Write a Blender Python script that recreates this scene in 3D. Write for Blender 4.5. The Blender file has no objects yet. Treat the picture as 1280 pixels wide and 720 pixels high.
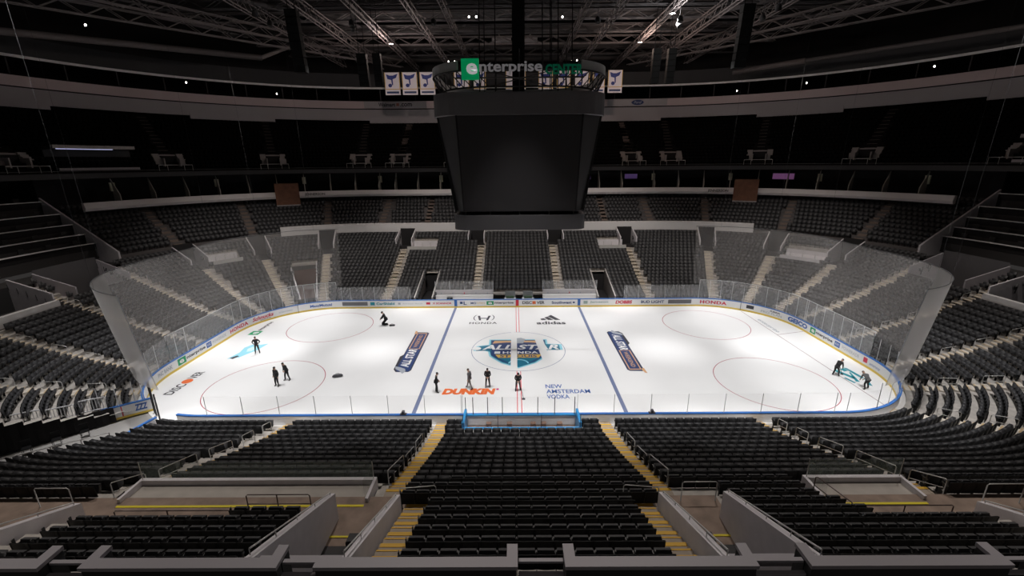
import bpy, math, random
import numpy as np
from mathutils import Vector, Matrix
random.seed(7)
R = math.radians
scene = bpy.context.scene
COL = scene.collection

# ------------------------------------------------------------------ camera
CP = Vector((-0.3042, -39.3611, 17.6181)); PITCH, YAW, ROLL, FPX = .2806, -.0064, -.0093, 546.09
fw = Vector((math.sin(YAW)*math.cos(PITCH), math.cos(YAW)*math.cos(PITCH), -math.sin(PITCH)))
rt = Vector((math.cos(YAW), -math.sin(YAW), 0)); up = rt.cross(fw)
r2 = rt*math.cos(ROLL)+up*math.sin(ROLL); u2 = -rt*math.sin(ROLL)+up*math.cos(ROLL)
cam = bpy.data.cameras.new('camera'); cam.sensor_width = 36; cam.lens = FPX/1280*36
cam.clip_start = .1; cam.clip_end = 400
co = bpy.data.objects.new('camera', cam); COL.objects.link(co)
co.matrix_world = Matrix(((r2.x, u2.x, -fw.x, CP.x), (r2.y, u2.y, -fw.y, CP.y), (r2.z, u2.z, -fw.z, CP.z), (0, 0, 0, 1)))
scene.camera = co

# ------------------------------------------------------------------ exposure, world, lights
scene.view_settings.view_transform = 'Standard'; scene.view_settings.look = 'None'
scene.view_settings.exposure = 0.0; scene.view_settings.gamma = 1.0
scene.view_settings.use_curve_mapping = False
scene.cycles.transparent_max_bounces = 24
scene.cycles.max_bounces = 6
world = bpy.data.worlds.new('arena_air'); scene.world = world; world.use_nodes = True
world.node_tree.nodes['Background'].inputs[0].default_value = (1.0, .93, .9, 1)
world.node_tree.nodes['Background'].inputs[1].default_value = 0.03

ICE_POWER = 18300.0
def light(name, kind, loc, power, color=(1, 1, 1), radius=.2, target=None, spot=None, blend=.5):
    l = bpy.data.lights.new(name, kind); l.energy = power; l.color = color; l.shadow_soft_size = radius
    o = bpy.data.objects.new(name, l); COL.objects.link(o); o.location = loc
    if kind == 'SPOT':
        l.spot_size = R(spot); l.spot_blend = blend
        o.rotation_euler = (Vector(target)-Vector(loc)).to_track_quat('-Z', 'Y').to_euler()
    return o
ICE_LAMPS = []
for i in range(7):
    for s in (-1, 1):
        x = -27+9*i
        ICE_LAMPS.append((x*.97, s*13.0, 31.5, x*(1.02 if abs(x) < 20 else 1.07), s*7.3))
for (x, y, z, tx, ty) in ICE_LAMPS:
    light('ice_floodlight_beam', 'SPOT', (x, y, z), ICE_POWER*(1.0 if abs(x) < 20 else 1.18), (1, .985, .98), .35, (tx, ty, 0), 42, .7)
SIDE_FILLS = [(sx*18, sy*14.5, 31.5, sx*31, -sy*8, 8000, 40) for sx in (-1, 1) for sy in (-1, 1)]+[(sx*15, -13, 31.5, sx*6.9, 15.6, 9000, 26) for sx in (-1, 1)]+[(x, -27, 31, x, -14.6, 13000, 16) for x in (-24, -18, -12, -6, 0, 6, 12, 18, 24)]  # extra fill lamps added to brighten the ends, benches and near boards
for (x, y, z, tx, ty, p, c) in SIDE_FILLS:
    light('side_fill_beam', 'SPOT', (x, y, z), p, (1, .985, .98), .35, (tx, ty, 0), c, .6)
WORK_LAMPS = [(-16.64, 26.0, 33.0, 1500, (1, .82, .74)), (16.87, 26.6, 33.0, 1500, (1, .75, .62)), (17.1, 14.7, 33.0, 1100, (1, .97, .95))]
for (x, y, z, p, c) in WORK_LAMPS:
    light('work_light_glow', 'POINT', (x, y, z-.5), p, c, .4)

HOUSE_FILLS = [(-24, -15, 30.5, -25, -26, 6800, 76), (-9, -15, 31, -9, -26, 6800, 76), (9, -15, 31, 9, -26, 6800, 76), (24, -15, 30.5, 25, -26, 6800, 76),  # warm fill lamps added under the roof to light the stands
               (-38, -2, 30, -42, 0, 7000, 64), (38, -2, 30, 42, 0, 7000, 64), (-25, 8, 31, -36, 20, 12000, 60), (25, 8, 31, 36, 20, 12000, 60),
               (-12, 3, 31, -13, 25, 20000, 56), (12, 3, 31, 13, 25, 20000, 56)]
for (x, y, z, tx, ty, p, c) in HOUSE_FILLS:
    light('house_fill_beam', 'SPOT', (x, y, z), p, (1, .92, .85), .35, (tx, ty, 4), c, .8)

# ------------------------------------------------------------------ materials
MATS = {}
def mat(name, col, rough=.6, metal=0, var=0, scale=4, spec=.5, emit=0):
    if name in MATS: return MATS[name]
    m = bpy.data.materials.new(name); m.use_nodes = True; nt = m.node_tree; b = nt.nodes['Principled BSDF']
    b.inputs['Base Color'].default_value = (*col, 1); b.inputs['Roughness'].default_value = rough
    b.inputs['Metallic'].default_value = metal; b.inputs['Specular IOR Level'].default_value = spec
    if emit:
        b.inputs['Emission Color'].default_value = (*col, 1); b.inputs['Emission Strength'].default_value = emit
    if var:
        tc = nt.nodes.new('ShaderNodeTexCoord'); n = nt.nodes.new('ShaderNodeTexNoise'); n.inputs['Scale'].default_value = scale
        n.inputs['Detail'].default_value = 6
        mr = nt.nodes.new('ShaderNodeMapRange'); mr.inputs[1].default_value = .3; mr.inputs[2].default_value = .7
        mr.inputs[3].default_value = 1-var; mr.inputs[4].default_value = 1+var
        mx = nt.nodes.new('ShaderNodeVectorMath'); mx.operation = 'SCALE'; mx.inputs[0].default_value = col
        nt.links.new(tc.outputs['Object'], n.inputs['Vector']); nt.links.new(n.outputs['Fac'], mr.inputs[0])
        nt.links.new(mr.outputs[0], mx.inputs['Scale']); nt.links.new(mx.outputs[0], b.inputs['Base Color'])
    MATS[name] = m; return m
def sheer(name, col, alpha, graze=0, gloss=.0):
    """thin see-through sheet: a share of the light is stopped by threads or dust"""
    m = bpy.data.materials.new(name); m.use_nodes = True; nt = m.node_tree; nt.nodes.clear()
    out = nt.nodes.new('ShaderNodeOutputMaterial'); tr = nt.nodes.new('ShaderNodeBsdfTransparent')
    df = nt.nodes.new('ShaderNodeBsdfDiffuse'); df.inputs[0].default_value = (*col, 1)
    tl = nt.nodes.new('ShaderNodeBsdfTranslucent'); tl.inputs[0].default_value = (*col, 1)
    ad = nt.nodes.new('ShaderNodeMixShader'); ad.inputs[0].default_value = .5
    nt.links.new(df.outputs[0], ad.inputs[1]); nt.links.new(tl.outputs[0], ad.inputs[2])
    mx = nt.nodes.new('ShaderNodeMixShader'); nt.links.new(tr.outputs[0], mx.inputs[1]); nt.links.new(ad.outputs[0], mx.inputs[2])
    if graze:
        lw = nt.nodes.new('ShaderNodeLayerWeight'); lw.inputs[0].default_value = .3
        mr = nt.nodes.new('ShaderNodeMapRange'); mr.inputs[3].default_value = alpha; mr.inputs[4].default_value = graze
        nt.links.new(lw.outputs['Facing'], mr.inputs[0]); nt.links.new(mr.outputs[0], mx.inputs[0])
    else: mx.inputs[0].default_value = alpha
    last = mx
    if gloss:
        gl = nt.nodes.new('ShaderNodeBsdfGlossy'); gl.inputs['Roughness'].default_value = .08
        m2 = nt.nodes.new('ShaderNodeMixShader'); m2.inputs[0].default_value = gloss
        nt.links.new(mx.outputs[0], m2.inputs[1]); nt.links.new(gl.outputs[0], m2.inputs[2]); last = m2
    nt.links.new(last.outputs[0], out.inputs[0]); return m
ICE = mat('painted_ice', (.87, .87, .87), .35, var=.012, scale=.35, spec=.3)
WHITE = mat('white_plastic', (.86, .86, .86), .4)
BLUE = mat('cap_rail_blue', (.035, .16, .50), .4)
YEL = mat('kickplate_yellow', (.80, .58, .09), .45)
RED = mat('paint_red', (.70, .03, .06), .5)
BLUEL = mat('line_blue', (.17, .21, .36), .5)
SEAT = mat('seat_black_plastic', (.008, .008, .0085), .5, spec=.22)
SEATC = mat('seat_cushion_charcoal', (.034, .034, .037), .55)
SEATF = mat('seat_black_frame', (.03, .03, .032), .5)
CONC = mat('terrace_concrete', (.44, .41, .38), .85, var=.16, scale=2.5)
CONCL = mat('pale_concrete', (.42, .385, .35), .85, var=.12, scale=1.2)
TREAD = mat('stair_concrete', (.60, .55, .48), .8, var=.1, scale=3)
NOSE = mat('nosing_yellow', (.66, .38, .03), .6)
NOSEW = mat('nosing_tan', (.55, .40, .22), .6)
LINEY = mat('line_yellow', (.75, .62, .02), .5)
WALLG = mat('vomitory_wall_grey', (.68, .65, .68), .7, var=.06, scale=2)
LEDGE = mat('ledge_grey', (.42, .395, .425), .6)
FASC = mat('fascia_grey', (.40, .37, .38), .7)
FASW = mat('fascia_pale', (.62, .50, .50), .7)
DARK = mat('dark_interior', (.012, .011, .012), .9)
DARKG = mat('dark_grey_paint', (.035, .034, .036), .7)
STEEL = mat('rail_steel', (.50, .49, .48), .4, metal=.25)
ALU = mat('aluminium_post', (.60, .60, .62), .45)
TRUSS = mat('truss_paint', (.16, .14, .14), .7)
TRUSSD = mat('truss_dark', (.055, .05, .052), .8)
WOOD = mat('brown_wood', (.17, .07, .035), .6, var=.25, scale=1.5)
SBLACK = mat('scoreboard_black', (.028, .026, .027), .45); SPK = mat('speaker_black', (.010, .010, .010), .8, spec=.1)
SGREY = mat('scoreboard_panel', (.046, .043, .045), .5)
SCREEN = mat('screen_off', (.027, .025, .026), .4)
NETM = sheer('net_mesh', (.76, .73, .71), .18, .5)
GLASS = sheer('rink_glass', (.75, .77, .78), .015, .06, .008)
GLASSD = sheer('dusty_end_glass', (.78, .79, .80), .17, .42, .02)
GLASSP = sheer('platform_glass', (.45, .55, .48), .06, .12, .01)
GREEN = mat('brand_green', (.0, .33, .12), .5)
NAVY = mat('navy_ink', (.02, .05, .17), .5)
INK = mat('dark_ink', (.035, .035, .045), .5)
TEAL = mat('teal_ink', (.02, .30, .38), .5)
GREYI = mat('grey_ink', (.42, .45, .50), .5)
PGREY = mat('grey_panel', (.16, .16, .17), .5)
ORANGE = mat('orange_ink', (.85, .17, .04), .5)
REDI = mat('red_ink', (.62, .02, .06), .5)
BLUEI = mat('blue_ink', (.03, .12, .42), .5)
CYAN = mat('light_blue_paint', (.30, .66, .78), .5)
GOLD = mat('gold_ink', (.72, .46, .10), .5)
TAN = mat('tan_ink', (.72, .42, .22), .5)
LILAC = mat('banner_white', (.88, .83, .88), .7)

# ------------------------------------------------------------------ builders
class MB:
    def __init__(s): s.v = []; s.f = []; s.m = []
    def add(s, vs, fs, mi=0):
        o = len(s.v); s.v += [tuple(p) for p in vs]
        for f in fs: s.f.append(tuple(i+o for i in f)); s.m.append(mi)
        return s
    def quad(s, a, b, c, d, mi=0): return s.add((a, b, c, d), ((0, 1, 2, 3),), mi)
    def hexa(s, p, mi=0):   # p: bottom 4 then top 4
        return s.add(p, ((0, 3, 2, 1), (4, 5, 6, 7), (0, 1, 5, 4), (1, 2, 6, 5), (2, 3, 7, 6), (3, 0, 4, 7)), mi)
    def box(s, x0, x1, y0, y1, z0, z1, mi=0):
        return s.hexa(((x0, y0, z0), (x1, y0, z0), (x1, y1, z0), (x0, y1, z0), (x0, y0, z1), (x1, y0, z1), (x1, y1, z1), (x0, y1, z1)), mi)
    def obox(s, c, ax, ay, hx, hy, z0, z1, mi=0):   # oriented footprint
        c = Vector(c[:2]+(0,)) if isinstance(c, tuple) else Vector((c.x, c.y, 0))
        q = [c+ax*i*hx+ay*j*hy for i, j in ((-1, -1), (1, -1), (1, 1), (-1, 1))]
        if ax.cross(ay).z < 0: q.reverse()
        return s.hexa([(p.x, p.y, z0) for p in q]+[(p.x, p.y, z1) for p in q], mi)
    def tube(s, pts, r, n=6, mi=0, closed=False, rs=None):
        pts = [Vector(p) for p in pts]; k = len(pts); rings = []
        for i, p in enumerate(pts):
            a = pts[(i-1) % k] if (closed or i) else p; b = pts[(i+1) % k] if (closed or i < k-1) else p
            t = (b-a).normalized(); ref = Vector((0, 0, 1)) if abs(t.z) < .9 else Vector((1, 0, 0))
            e1 = t.cross(ref).normalized(); e2 = t.cross(e1); rr = rs[i] if rs else r
            rings.append([p+(e1*math.cos(2*math.pi*j/n)+e2*math.sin(2*math.pi*j/n))*rr for j in range(n)])
        fs = []
        for i in range(k if closed else k-1):
            for j in range(n):
                A, B = i*n, ((i+1) % k)*n; fs.append((A+j, A+(j+1) % n, B+(j+1) % n, B+j))
        if not closed: fs += [tuple(range(n)), tuple((k-1)*n+j for j in reversed(range(n)))]
        return s.add([q for g in rings for q in g], fs, mi)
    def prism(s, poly, z0, z1, mi=0):
        n = len(poly)
        return s.add([(x, y, z0) for x, y in poly]+[(x, y, z1) for x, y in poly],
                     [tuple(reversed(range(n))), tuple(range(n, 2*n))]+[(i, (i+1) % n, n+(i+1) % n, n+i) for i in range(n)], mi)
    def prismx(s, poly, x0, x1, mi=0):   # poly in (y, z)
        n = len(poly)
        return s.add([(x0, y, z) for y, z in poly]+[(x1, y, z) for y, z in poly],
                     [tuple(reversed(range(n))), tuple(range(n, 2*n))]+[(i, (i+1) % n, n+(i+1) % n, n+i) for i in range(n)], mi)
    def build(s, name, mats, parent=None, smooth=False):
        me = bpy.data.meshes.new(name); me.from_pydata(s.v, [], s.f); me.update()
        for m in (mats if isinstance(mats, (list, tuple)) else [mats]): me.materials.append(m)
        if any(s.m): me.polygons.foreach_set('material_index', s.m)
        if smooth: me.polygons.foreach_set('use_smooth', [True]*len(me.polygons))
        o = bpy.data.objects.new(name, me); COL.objects.link(o)
        if parent: o.parent = parent
        return o
def tag(o, label=None, cat=None, group=None, kind=None):
    if label: o['label'] = label
    if cat: o['category'] = cat
    if group: o['group'] = group
    if kind: o['kind'] = kind
    return o
def thing(name, label, cat, group=None, loc=(0, 0, 0), rz=0):
    o = bpy.data.objects.new(name, None); COL.objects.link(o); o.location = loc; o.rotation_euler = (0, 0, rz)
    o.empty_display_size = .2
    return tag(o, label, cat, group)
def struct(name, mb, m, smooth=False): return tag(mb.build(name, m, None, smooth), kind='structure')
def copy_tree(o, parent=None):
    c = o.copy(); COL.objects.link(c); c.parent = parent
    for ch in list(o.children): copy_tree(ch, c)
    return c
ORD = ['first', 'second', 'third', 'fourth', 'fifth', 'sixth', 'seventh', 'eighth', 'ninth', 'tenth', 'eleventh', 'twelfth',
       'thirteenth', 'fourteenth', 'fifteenth', 'sixteenth', 'seventeenth', 'eighteenth', 'nineteenth', 'twentieth',
       'twenty-first', 'twenty-second', 'twenty-third', 'twenty-fourth']

# ------------------------------------------------------------------ rink perimeter: u runs round the boards, d is the distance outside them
UT = 465.48
def pos(u, d):
    u %= UT; q = 8.53+d
    def ca(a): return math.cos(R(a))
    def sa(a): return math.sin(R(a))
    if u < 21.95: return Vector((u, -12.95-d, 0))
    if u < 111.95: a = 90-(u-21.95); return Vector((21.95+q*ca(a), -4.42-q*sa(a), 0))
    if u < 120.79: return Vector((30.48+d, -4.42+u-111.95, 0))
    if u < 210.79: a = u-120.79; return Vector((21.95+q*ca(a), 4.42+q*sa(a), 0))
    if u < 254.69: return Vector((21.95-(u-210.79), 12.95+d, 0))
    if u < 344.69: a = 90-(u-254.69); return Vector((-21.95-q*ca(a), 4.42+q*sa(a), 0))
    if u < 353.53: return Vector((-30.48-d, 4.42-(u-344.69), 0))
    if u < 443.53: a = u-353.53; return Vector((-21.95-q*ca(a), -4.42-q*sa(a), 0))
    return Vector((-21.95+u-443.53, -12.95-d, 0))
def nrm(u): return (pos(u, 1)-pos(u, 0)).normalized()
def lpu(u, d):
    u %= UT
    if u < 21.95 or 111.95 <= u < 120.79 or 210.79 <= u < 254.69 or 344.69 <= u < 353.53 or u >= 443.53: return 1.0
    return (8.53+d)*math.pi/180
def P3(u, d, z): p = pos(u, d); return Vector((p.x, p.y, z))
def uFar(x): return 232.74-x
def uFR(a): return 120.79+a
def uFL(a): return 344.69-a
def uER(y): return 116.37+y
def uEL(y): return 349.11-y
def uNR(a): return 111.95-a
def uNL(a): return 353.53+a
def uNear(x): return x if x >= 0 else UT+x
def urange(u0, u1, step=3.0, extra=()):
    """points along the perimeter, fine in the corners, with the joints of the segments kept"""
    js = [21.95, 111.95, 120.79, 210.79, 254.69, 344.69, 353.53, 443.53, 465.48]
    L = [u0, u1]+[j for j in js if u0 < j < u1]+[e for e in extra if u0 < e < u1]
    L = sorted(set(round(x, 4) for x in L)); out = []
    for a, b in zip(L, L[1:]):
        n = max(1, int(math.ceil((b-a)/step)))
        out += [a+(b-a)*i/n for i in range(n)]
    return out+[L[-1]]
def sweep(mb, us, prof, mi=0, closed=False):
    """prof: list of (d, z); joined into a closed band when closed"""
    k = len(prof); o = len(mb.v)
    for u in us:
        for d, z in prof: mb.v.append(tuple(P3(u, d, z)))
    for i in range(len(us)-1):
        for j in range(k if closed else k-1):
            j2 = (j+1) % k
            mb.f.append((o+i*k+j, o+i*k+j2, o+(i+1)*k+j2, o+(i+1)*k+j)); mb.m.append(mi)
    if closed:
        mb.f.append(tuple(o+j for j in range(k))); mb.m.append(mi)
        mb.f.append(tuple(o+(len(us)-1)*k+j for j in reversed(range(k)))); mb.m.append(mi)
    return mb

# ------------------------------------------------------------------ lettering
def text_geo(s, shear=0, bold=0, space=1.0):
    c = bpy.data.curves.new('t', 'FONT'); c.body = s; c.size = 1; c.shear = shear; c.offset = bold; c.space_character = space
    c.resolution_u = 3
    o = bpy.data.objects.new('t', c); COL.objects.link(o)
    dg = bpy.context.evaluated_depsgraph_get(); dg.update(); me = bpy.data.meshes.new_from_object(o.evaluated_get(dg))
    v = np.array([p.co[:2] for p in me.vertices]); f = [tuple(p.vertices) for p in me.polygons]
    bpy.data.objects.remove(o); bpy.data.meshes.remove(me)
    v -= v.min(0); v /= v.max(0); return v, f
def text_flat(mb, s, origin, adv, upv, w, h, z, mi=0, **k):
    v, f = text_geo(s, **k); a, b = Vector(adv).normalized(), Vector(upv).normalized(); o = Vector(origin)
    mb.add([tuple(o+a*(x*w)+b*(y*h)+Vector((0, 0, z))) for x, y in v], f, mi)
def text_board(mb, s, u0, u1, z0, z1, d=-.012, mi=0, **k):
    """lettering on the inside of the boards, read from the ice; u falls towards the right of the word"""
    v, f = text_geo(s, **k); n = 60; us = [u0+(u1-u0)*i/n for i in range(n+1)]; cum = [0]
    for a, b in zip(us, us[1:]): cum.append(cum[-1]+(pos(b, 0)-pos(a, 0)).length)
    mb.add([tuple(P3(float(np.interp(x*cum[-1], cum, us)), d, z0+(z1-z0)*y)) for x, y in v], f, mi)

# ------------------------------------------------------------------ ice and its markings
ice = thing('ice_rink', 'white sheet of ice with painted lines and logos inside the boards', 'ice rink')
us_all = urange(0, UT, 3)[:-1]
mb = MB(); mb.add([tuple(P3(u, .02, 0)) for u in us_all]+[tuple(P3(u, .02, -.06)) for u in us_all],
    [tuple(range(len(us_all)))]+[(i, len(us_all)+i, len(us_all)+(i+1) % len(us_all), (i+1) % len(us_all)) for i in range(len(us_all))])
mb.build('ice_surface', ICE, ice)
Z1, Z2, Z3 = .004, .008, .012
def rect(mb, x0, x1, y0, y1, z, mi=0): mb.quad((x0, y0, z), (x1, y0, z), (x1, y1, z), (x0, y1, z), mi)
for x, nm in ((-7.77, 'blue_line'), (7.77, 'blue_line')):
    mb = MB(); rect(mb, x-.15, x+.15, -12.93, 12.93, Z1); mb.build('blue_line', BLUEL, ice)
mb = MB()
for x in (-.19, .13): rect(mb, x, x+.06, -12.93, -4.6, Z1); rect(mb, x, x+.06, 4.6, 12.93, Z1)
mb.build('centre_line', RED, ice)
def ring(mb, cx, cy, r, w, z, mi=0, n=96):
    vs = []; fs = []
    for i in range(n):
        a = 2*math.pi*i/n
        vs += [(cx+(r-w)*math.cos(a), cy+(r-w)*math.sin(a), z), (cx+r*math.cos(a), cy+r*math.sin(a), z)]
        j = (i+1) % n; fs.append((2*i, 2*i+1, 2*j+1, 2*j))
    mb.add(vs, fs, mi)
mb = MB(); ring(mb, 0, 0, 4.572, .05, Z1); mb.build('centre_circle', BLUEL, ice)
for sx in (-1, 1):
    for sy in (-1, 1):
        mb = MB(); ring(mb, sx*21.03, sy*6.71, 4.572, .055, Z1); mb.build('faceoff_circle', mat('circle_red', (.40, .02, .06), .5), ice)
mb = MB(); rect(mb, 27.10, 27.16, -10.9, 10.9, Z1)
mb.quad((27.1, 3.36, Z1), (27.1, 3.30, Z1), (30.45, 4.2, Z1), (30.45, 4.26, Z1))
mb.build('goal_line', mat('faded_red', (.24, .13, .15), .5), ice)

def paint(name, m, fn, label=None):
    b = MB(); fn(b); o = b.build(name, m, ice)
    if label: o['label'] = label
    return o
UPY = (0, 1, 0); RX = (1, 0, 0)
# honda mark
def f(b):
    text_flat(b, 'HONDA', (-5.5, 7.1, 0), RX, UPY, 3.15, .62, Z2, bold=.02, space=1.15)
    for sx in (-1, 1):
        pts = [(sx*.28, 8.3), (sx*.52, 8.3), (sx*.78, 9.85), (sx*.50, 9.85)]
        pts = [(-3.95+x, y) for x, y in pts]
        b.add([(x, y, Z2) for x, y in (pts if sx > 0 else pts[::-1])], ((0, 1, 2, 3),))
        arc = [(sx*(.75+.38*math.sin(t)), 9.2-.95*math.cos(t)) for t in np.linspace(.25, math.pi-.2, 12)]
        for (xa, ya), (xb, yb) in zip(arc, arc[1:]):
            q = ((-3.95+xa, ya, Z2), (-3.95+xa+sx*.1, ya, Z2), (-3.95+xb+sx*.1, yb, Z2), (-3.95+xb, yb, Z2))
            b.add(q if sx > 0 else q[::-1], ((0, 1, 2, 3),))
    rect(b, -4.35, -3.55, 8.85, 9.1, Z2)
paint('ice_logo', INK, f, 'dark winged H mark over wide HONDA lettering')
def f(b):
    text_flat(b, 'adidas', (2.15, 6.85, 0), RX, UPY, 3.3, .95, Z2, bold=.025)
    for bx, h in ((2.75, .62), (3.55, 1.15), (4.35, 1.72)):
        dx = h*.62; b.add([(bx, 8.25, Z2), (bx+.62, 8.25, Z2), (bx+.62-dx+.1, 8.25+h, Z2), (bx-dx+.3, 8.25+h*.72, Z2)], ((0, 1, 2, 3),))
paint('ice_logo', INK, f, 'dark three-bar mountain mark over adidas lettering')
paint('ice_logo', ORANGE, lambda b: (text_flat(b, "DUNKIN", (-6.15, -8.55, 0), RX, UPY, 4.25, .95, Z2, bold=.07, shear=.15)), 'fat rounded orange DUNKIN lettering')
paint('ice_logo', mat('magenta_ink', (.55, .02, .2), .5), lambda b: rect(b, -1.85, -1.65, -7.85, -7.6, Z2), 'small magenta apostrophe after the orange word')
def f(b):
    for i, (s, w) in enumerate((('NEW', 1.35), ('AMSTERDAM', 3.5), ('VODKA', 1.75))):
        text_flat(b, s, (2.15, -7.62-i*.82, 0), RX, UPY, w, .62, Z2, bold=.015)
paint('ice_logo', BLUEI, f, 'blue NEW AMSTERDAM VODKA lettering in three lines')
def f(b):
    text_flat(b, 'DISC', (-27.75, -8.3, 0), UPY, (-1, 0, 0), 1.75, .75, Z2, bold=.02)
    text_flat(b, 'VER', (-27.75, -5.6, 0), UPY, (-1, 0, 0), 1.3, .75, Z2, bold=.02)
paint('ice_logo', INK, f, 'dark DISC VER letters running along the left end')
def f(b): b.add([(-28.12+.42*math.cos(t), -6.06+.42*math.sin(t), Z2) for t in np.linspace(0, 2*math.pi, 25)[:-1]], (tuple(range(24)),))
paint('ice_logo', ORANGE, f, 'orange-red disc standing for the letter O')
def f(b):
    text_flat(b, 'enterprise', (-28.2, 5.55, 0), UPY, (-1, 0, 0), 2.7, .62, Z2, bold=.02)
paint('ice_logo', INK, f)
def f(b): rect(b, -29.1, -28.0, 4.3, 5.4, Z2)
paint('ice_logo', GREEN, f, 'green square at the start of the enterprise lettering')
def f(b): text_flat(b, 'e', (-28.2, 4.55, 0), UPY, (-1, 0, 0), .6, .6, Z3, bold=.03)
paint('ice_logo', WHITE, f)
def f(b): text_flat(b, 'enterprise', (27.35, 8.0, 0), (0, -1, 0), RX, 4.0, .6, Z2, bold=.015)
paint('ice_logo', GREYI, f, 'pale grey lettering along the right goal line')
# half-painted light blue marks
def f(b):
    b.add([(x, y, Z1) for x, y in ((-27.5, -1.7), (-26.6, -1.4), (-25.8, .2), (-25.5, 1.9), (-26.2, 1.6), (-26.9, 2.0), (-27.4, .9), (-27.2, -.2))], (tuple(range(8)),))
paint('ice_logo', CYAN, f, 'unfinished light blue logo patch at the left end')
def f(b):
    b.add([(x, y, Z2) for x, y in ((-26.6, -.1), (-26.2, .1), (-26.15, 1.1), (-26.6, 1.2), (-26.9, .6))], (tuple(range(5)),))
paint('ice_logo', mat('pale_aqua', (.62, .86, .86), .5), f)
def f(b):
    for q in (((-27.35, -1.55), (-26.95, -1.75), (-26.7, -1.1), (-27.0, -.95)),):
        b.add([(x, y, Z2) for x, y in q], ((0, 1, 2, 3),))
paint('ice_logo', INK, f, 'small dark end of the unfinished light blue logo')
def f(b):
    for q in (((27.3, -4.9), (27.6, -4.7), (28.2, -6.1), (27.9, -6.4)), ((28.5, -4.3), (28.75, -4.4), (28.9, -6.2), (28.6, -6.3)), ((28.0, -4.6), (28.45, -4.35), (28.5, -4.9), (28.1, -5.0)),
              ((28.3, -5.3), (28.5, -5.1), (28.0, -6.9), (27.75, -6.8)), ((28.8, -6.3), (29.0, -6.3), (28.5, -7.6), (28.3, -7.4)), ((27.2, -6.2), (27.4, -6.1), (27.6, -7.0), (27.4, -7.1))):
        b.add([(x, y, Z2) for x, y in q], ((3, 2, 1, 0),))
paint('ice_logo', TEAL, f, 'teal strokes of a logo being painted at the right end')
# All-Star ribbon strips beside the blue lines
for sx in (-1, 1):
    A, U_ = (UPY, (-1, 0, 0)) if sx < 0 else ((0, -1, 0), RX)
    x0, y0 = (-9.62, -4.6) if sx < 0 else (9.62, 4.6)
    a, uu = Vector(A), Vector(U_)
    def q(b, s0, s1, t0, t1, z, mi=0):
        o = Vector((x0, y0, z)); p = [o+a*s+uu*t for s, t in ((s0, t0), (s1, t0), (s1, t1), (s0, t1))]
        b.add([tuple(k) for k in p], ((0, 1, 2, 3),), mi)
    def poly(b, pts, z, mi=0):
        o = Vector((x0, y0, z)); b.add([tuple(o+a*s+uu*t) for s, t in pts], (tuple(range(len(pts))),), mi)
    b = MB()
    poly(b, [(0, .1), (.3, -.1), (9.0, -.08), (9.25, .1), (9.3, 1.2), (9.0, 1.38), (3.6, 1.35), (3.2, 1.6), (.5, 1.5), (0, 1.2)], Z1, 0)
    poly(b, [(.1, .15), (.35, .0), (8.95, .0), (9.15, .15), (9.2, 1.15), (8.95, 1.28), (.4, 1.28), (.1, 1.1)], Z1+.002, 1)
    poly(b, [(4.9, .1), (8.9, .1), (9.05, .2), (9.05, 1.1), (8.9, 1.18), (4.9, 1.18)], Z1+.004, 3)
    poly(b, [(5.0, .2), (8.85, .2), (8.85, 1.08), (5.0, 1.08)], Z1+.006, 1)
    text_flat(b, 'ALL STAR', tuple(Vector((x0, y0, 0))+a*.9+uu*.28), A, U_, 3.95, .82, Z3, mi=2, bold=.04, shear=.2)
    text_flat(b, 'WEEKEND', tuple(Vector((x0, y0, 0))+a*5.3+uu*.45), A, U_, 3.2, .38, Z3, mi=3, bold=.01)
    poly(b, [(-.35, .55), (.2, .9), (.55, 1.35), (1.1, 1.5), (.9, 1.0), (.6, .5), (.1, .35)], Z3+.001, 4)
    poly(b, [(8.9, 1.15), (9.6, 1.3), (9.7, 1.5), (8.7, 1.45)], Z3, 3)
    o = b.build('ice_banner_logo', [INK, NAVY, WHITE, TAN, GREYI], ice)
    o['label'] = 'long navy ribbon with white ALL STAR lettering beside the %s blue line' % ('left' if sx < 0 else 'right')
# centre-ice shield
SH = [(-2.95, 2.55), (2.95, 2.55), (2.95, 1.4), (4.35, 1.25), (4.35, -.1), (2.85, -.1), (2.75, -1.5), (1.6, -3.0), (0, -4.05), (-1.6, -3.0), (-2.75, -1.5), (-2.95, -.4), (-3.4, -.2), (-4.35, -.25), (-4.5, .45), (-4.0, .95), (-2.95, 1.2)]
def scl(pts, k, oy=0): return [(x*k, y*k+oy) for x, y in pts]
b = MB()
b.add([(x, y, Z1) for x, y in SH], (tuple(reversed(range(len(SH)))),), 0)
b.add([(x, y, Z1+.002) for x, y in scl(SH, .94, -.02)], (tuple(reversed(range(len(SH)))),), 1)
SH2 = [(-2.7, 2.3), (2.7, 2.3), (2.6, -1.2), (1.5, -2.6), (0, -3.6), (-1.5, -2.6), (-2.6, -1.2)]
b.add([(x, y, Z1+.004) for x, y in SH2], (tuple(reversed(range(len(SH2)))),), 2)
b.add([(x, y, Z1+.006) for x, y in ((-1.9, -1.9), (1.9, -1.9), (0, -3.75))], ((0, 2, 1),), 1)
b.add([(x, y, Z1+.006) for x, y in ((-2.6, 1.5), (-2.4, 2.2), (2.4, 2.2), (2.6, 1.5), (1.2, 1.75), (-1.2, 1.75))], (tuple(reversed(range(6))),), 4)
text_flat(b, 'ST.LOUIS', (-1.75, -1.75, 0), RX, UPY, 3.5, .5, Z1+.010, mi=2, bold=.03)
b.add([(x, y, Z1+.008) for x, y in ((-2.2, -1.15), (2.2, -1.15), (1.9, -1.85), (-1.9, -1.85))], ((3, 2, 1, 0),), 5)
text_flat(b, 'HONDA', (-1.5, -.95, 0), RX, UPY, 3.4, .55, Z1+.010, mi=3, bold=.03, space=1.1)
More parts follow.
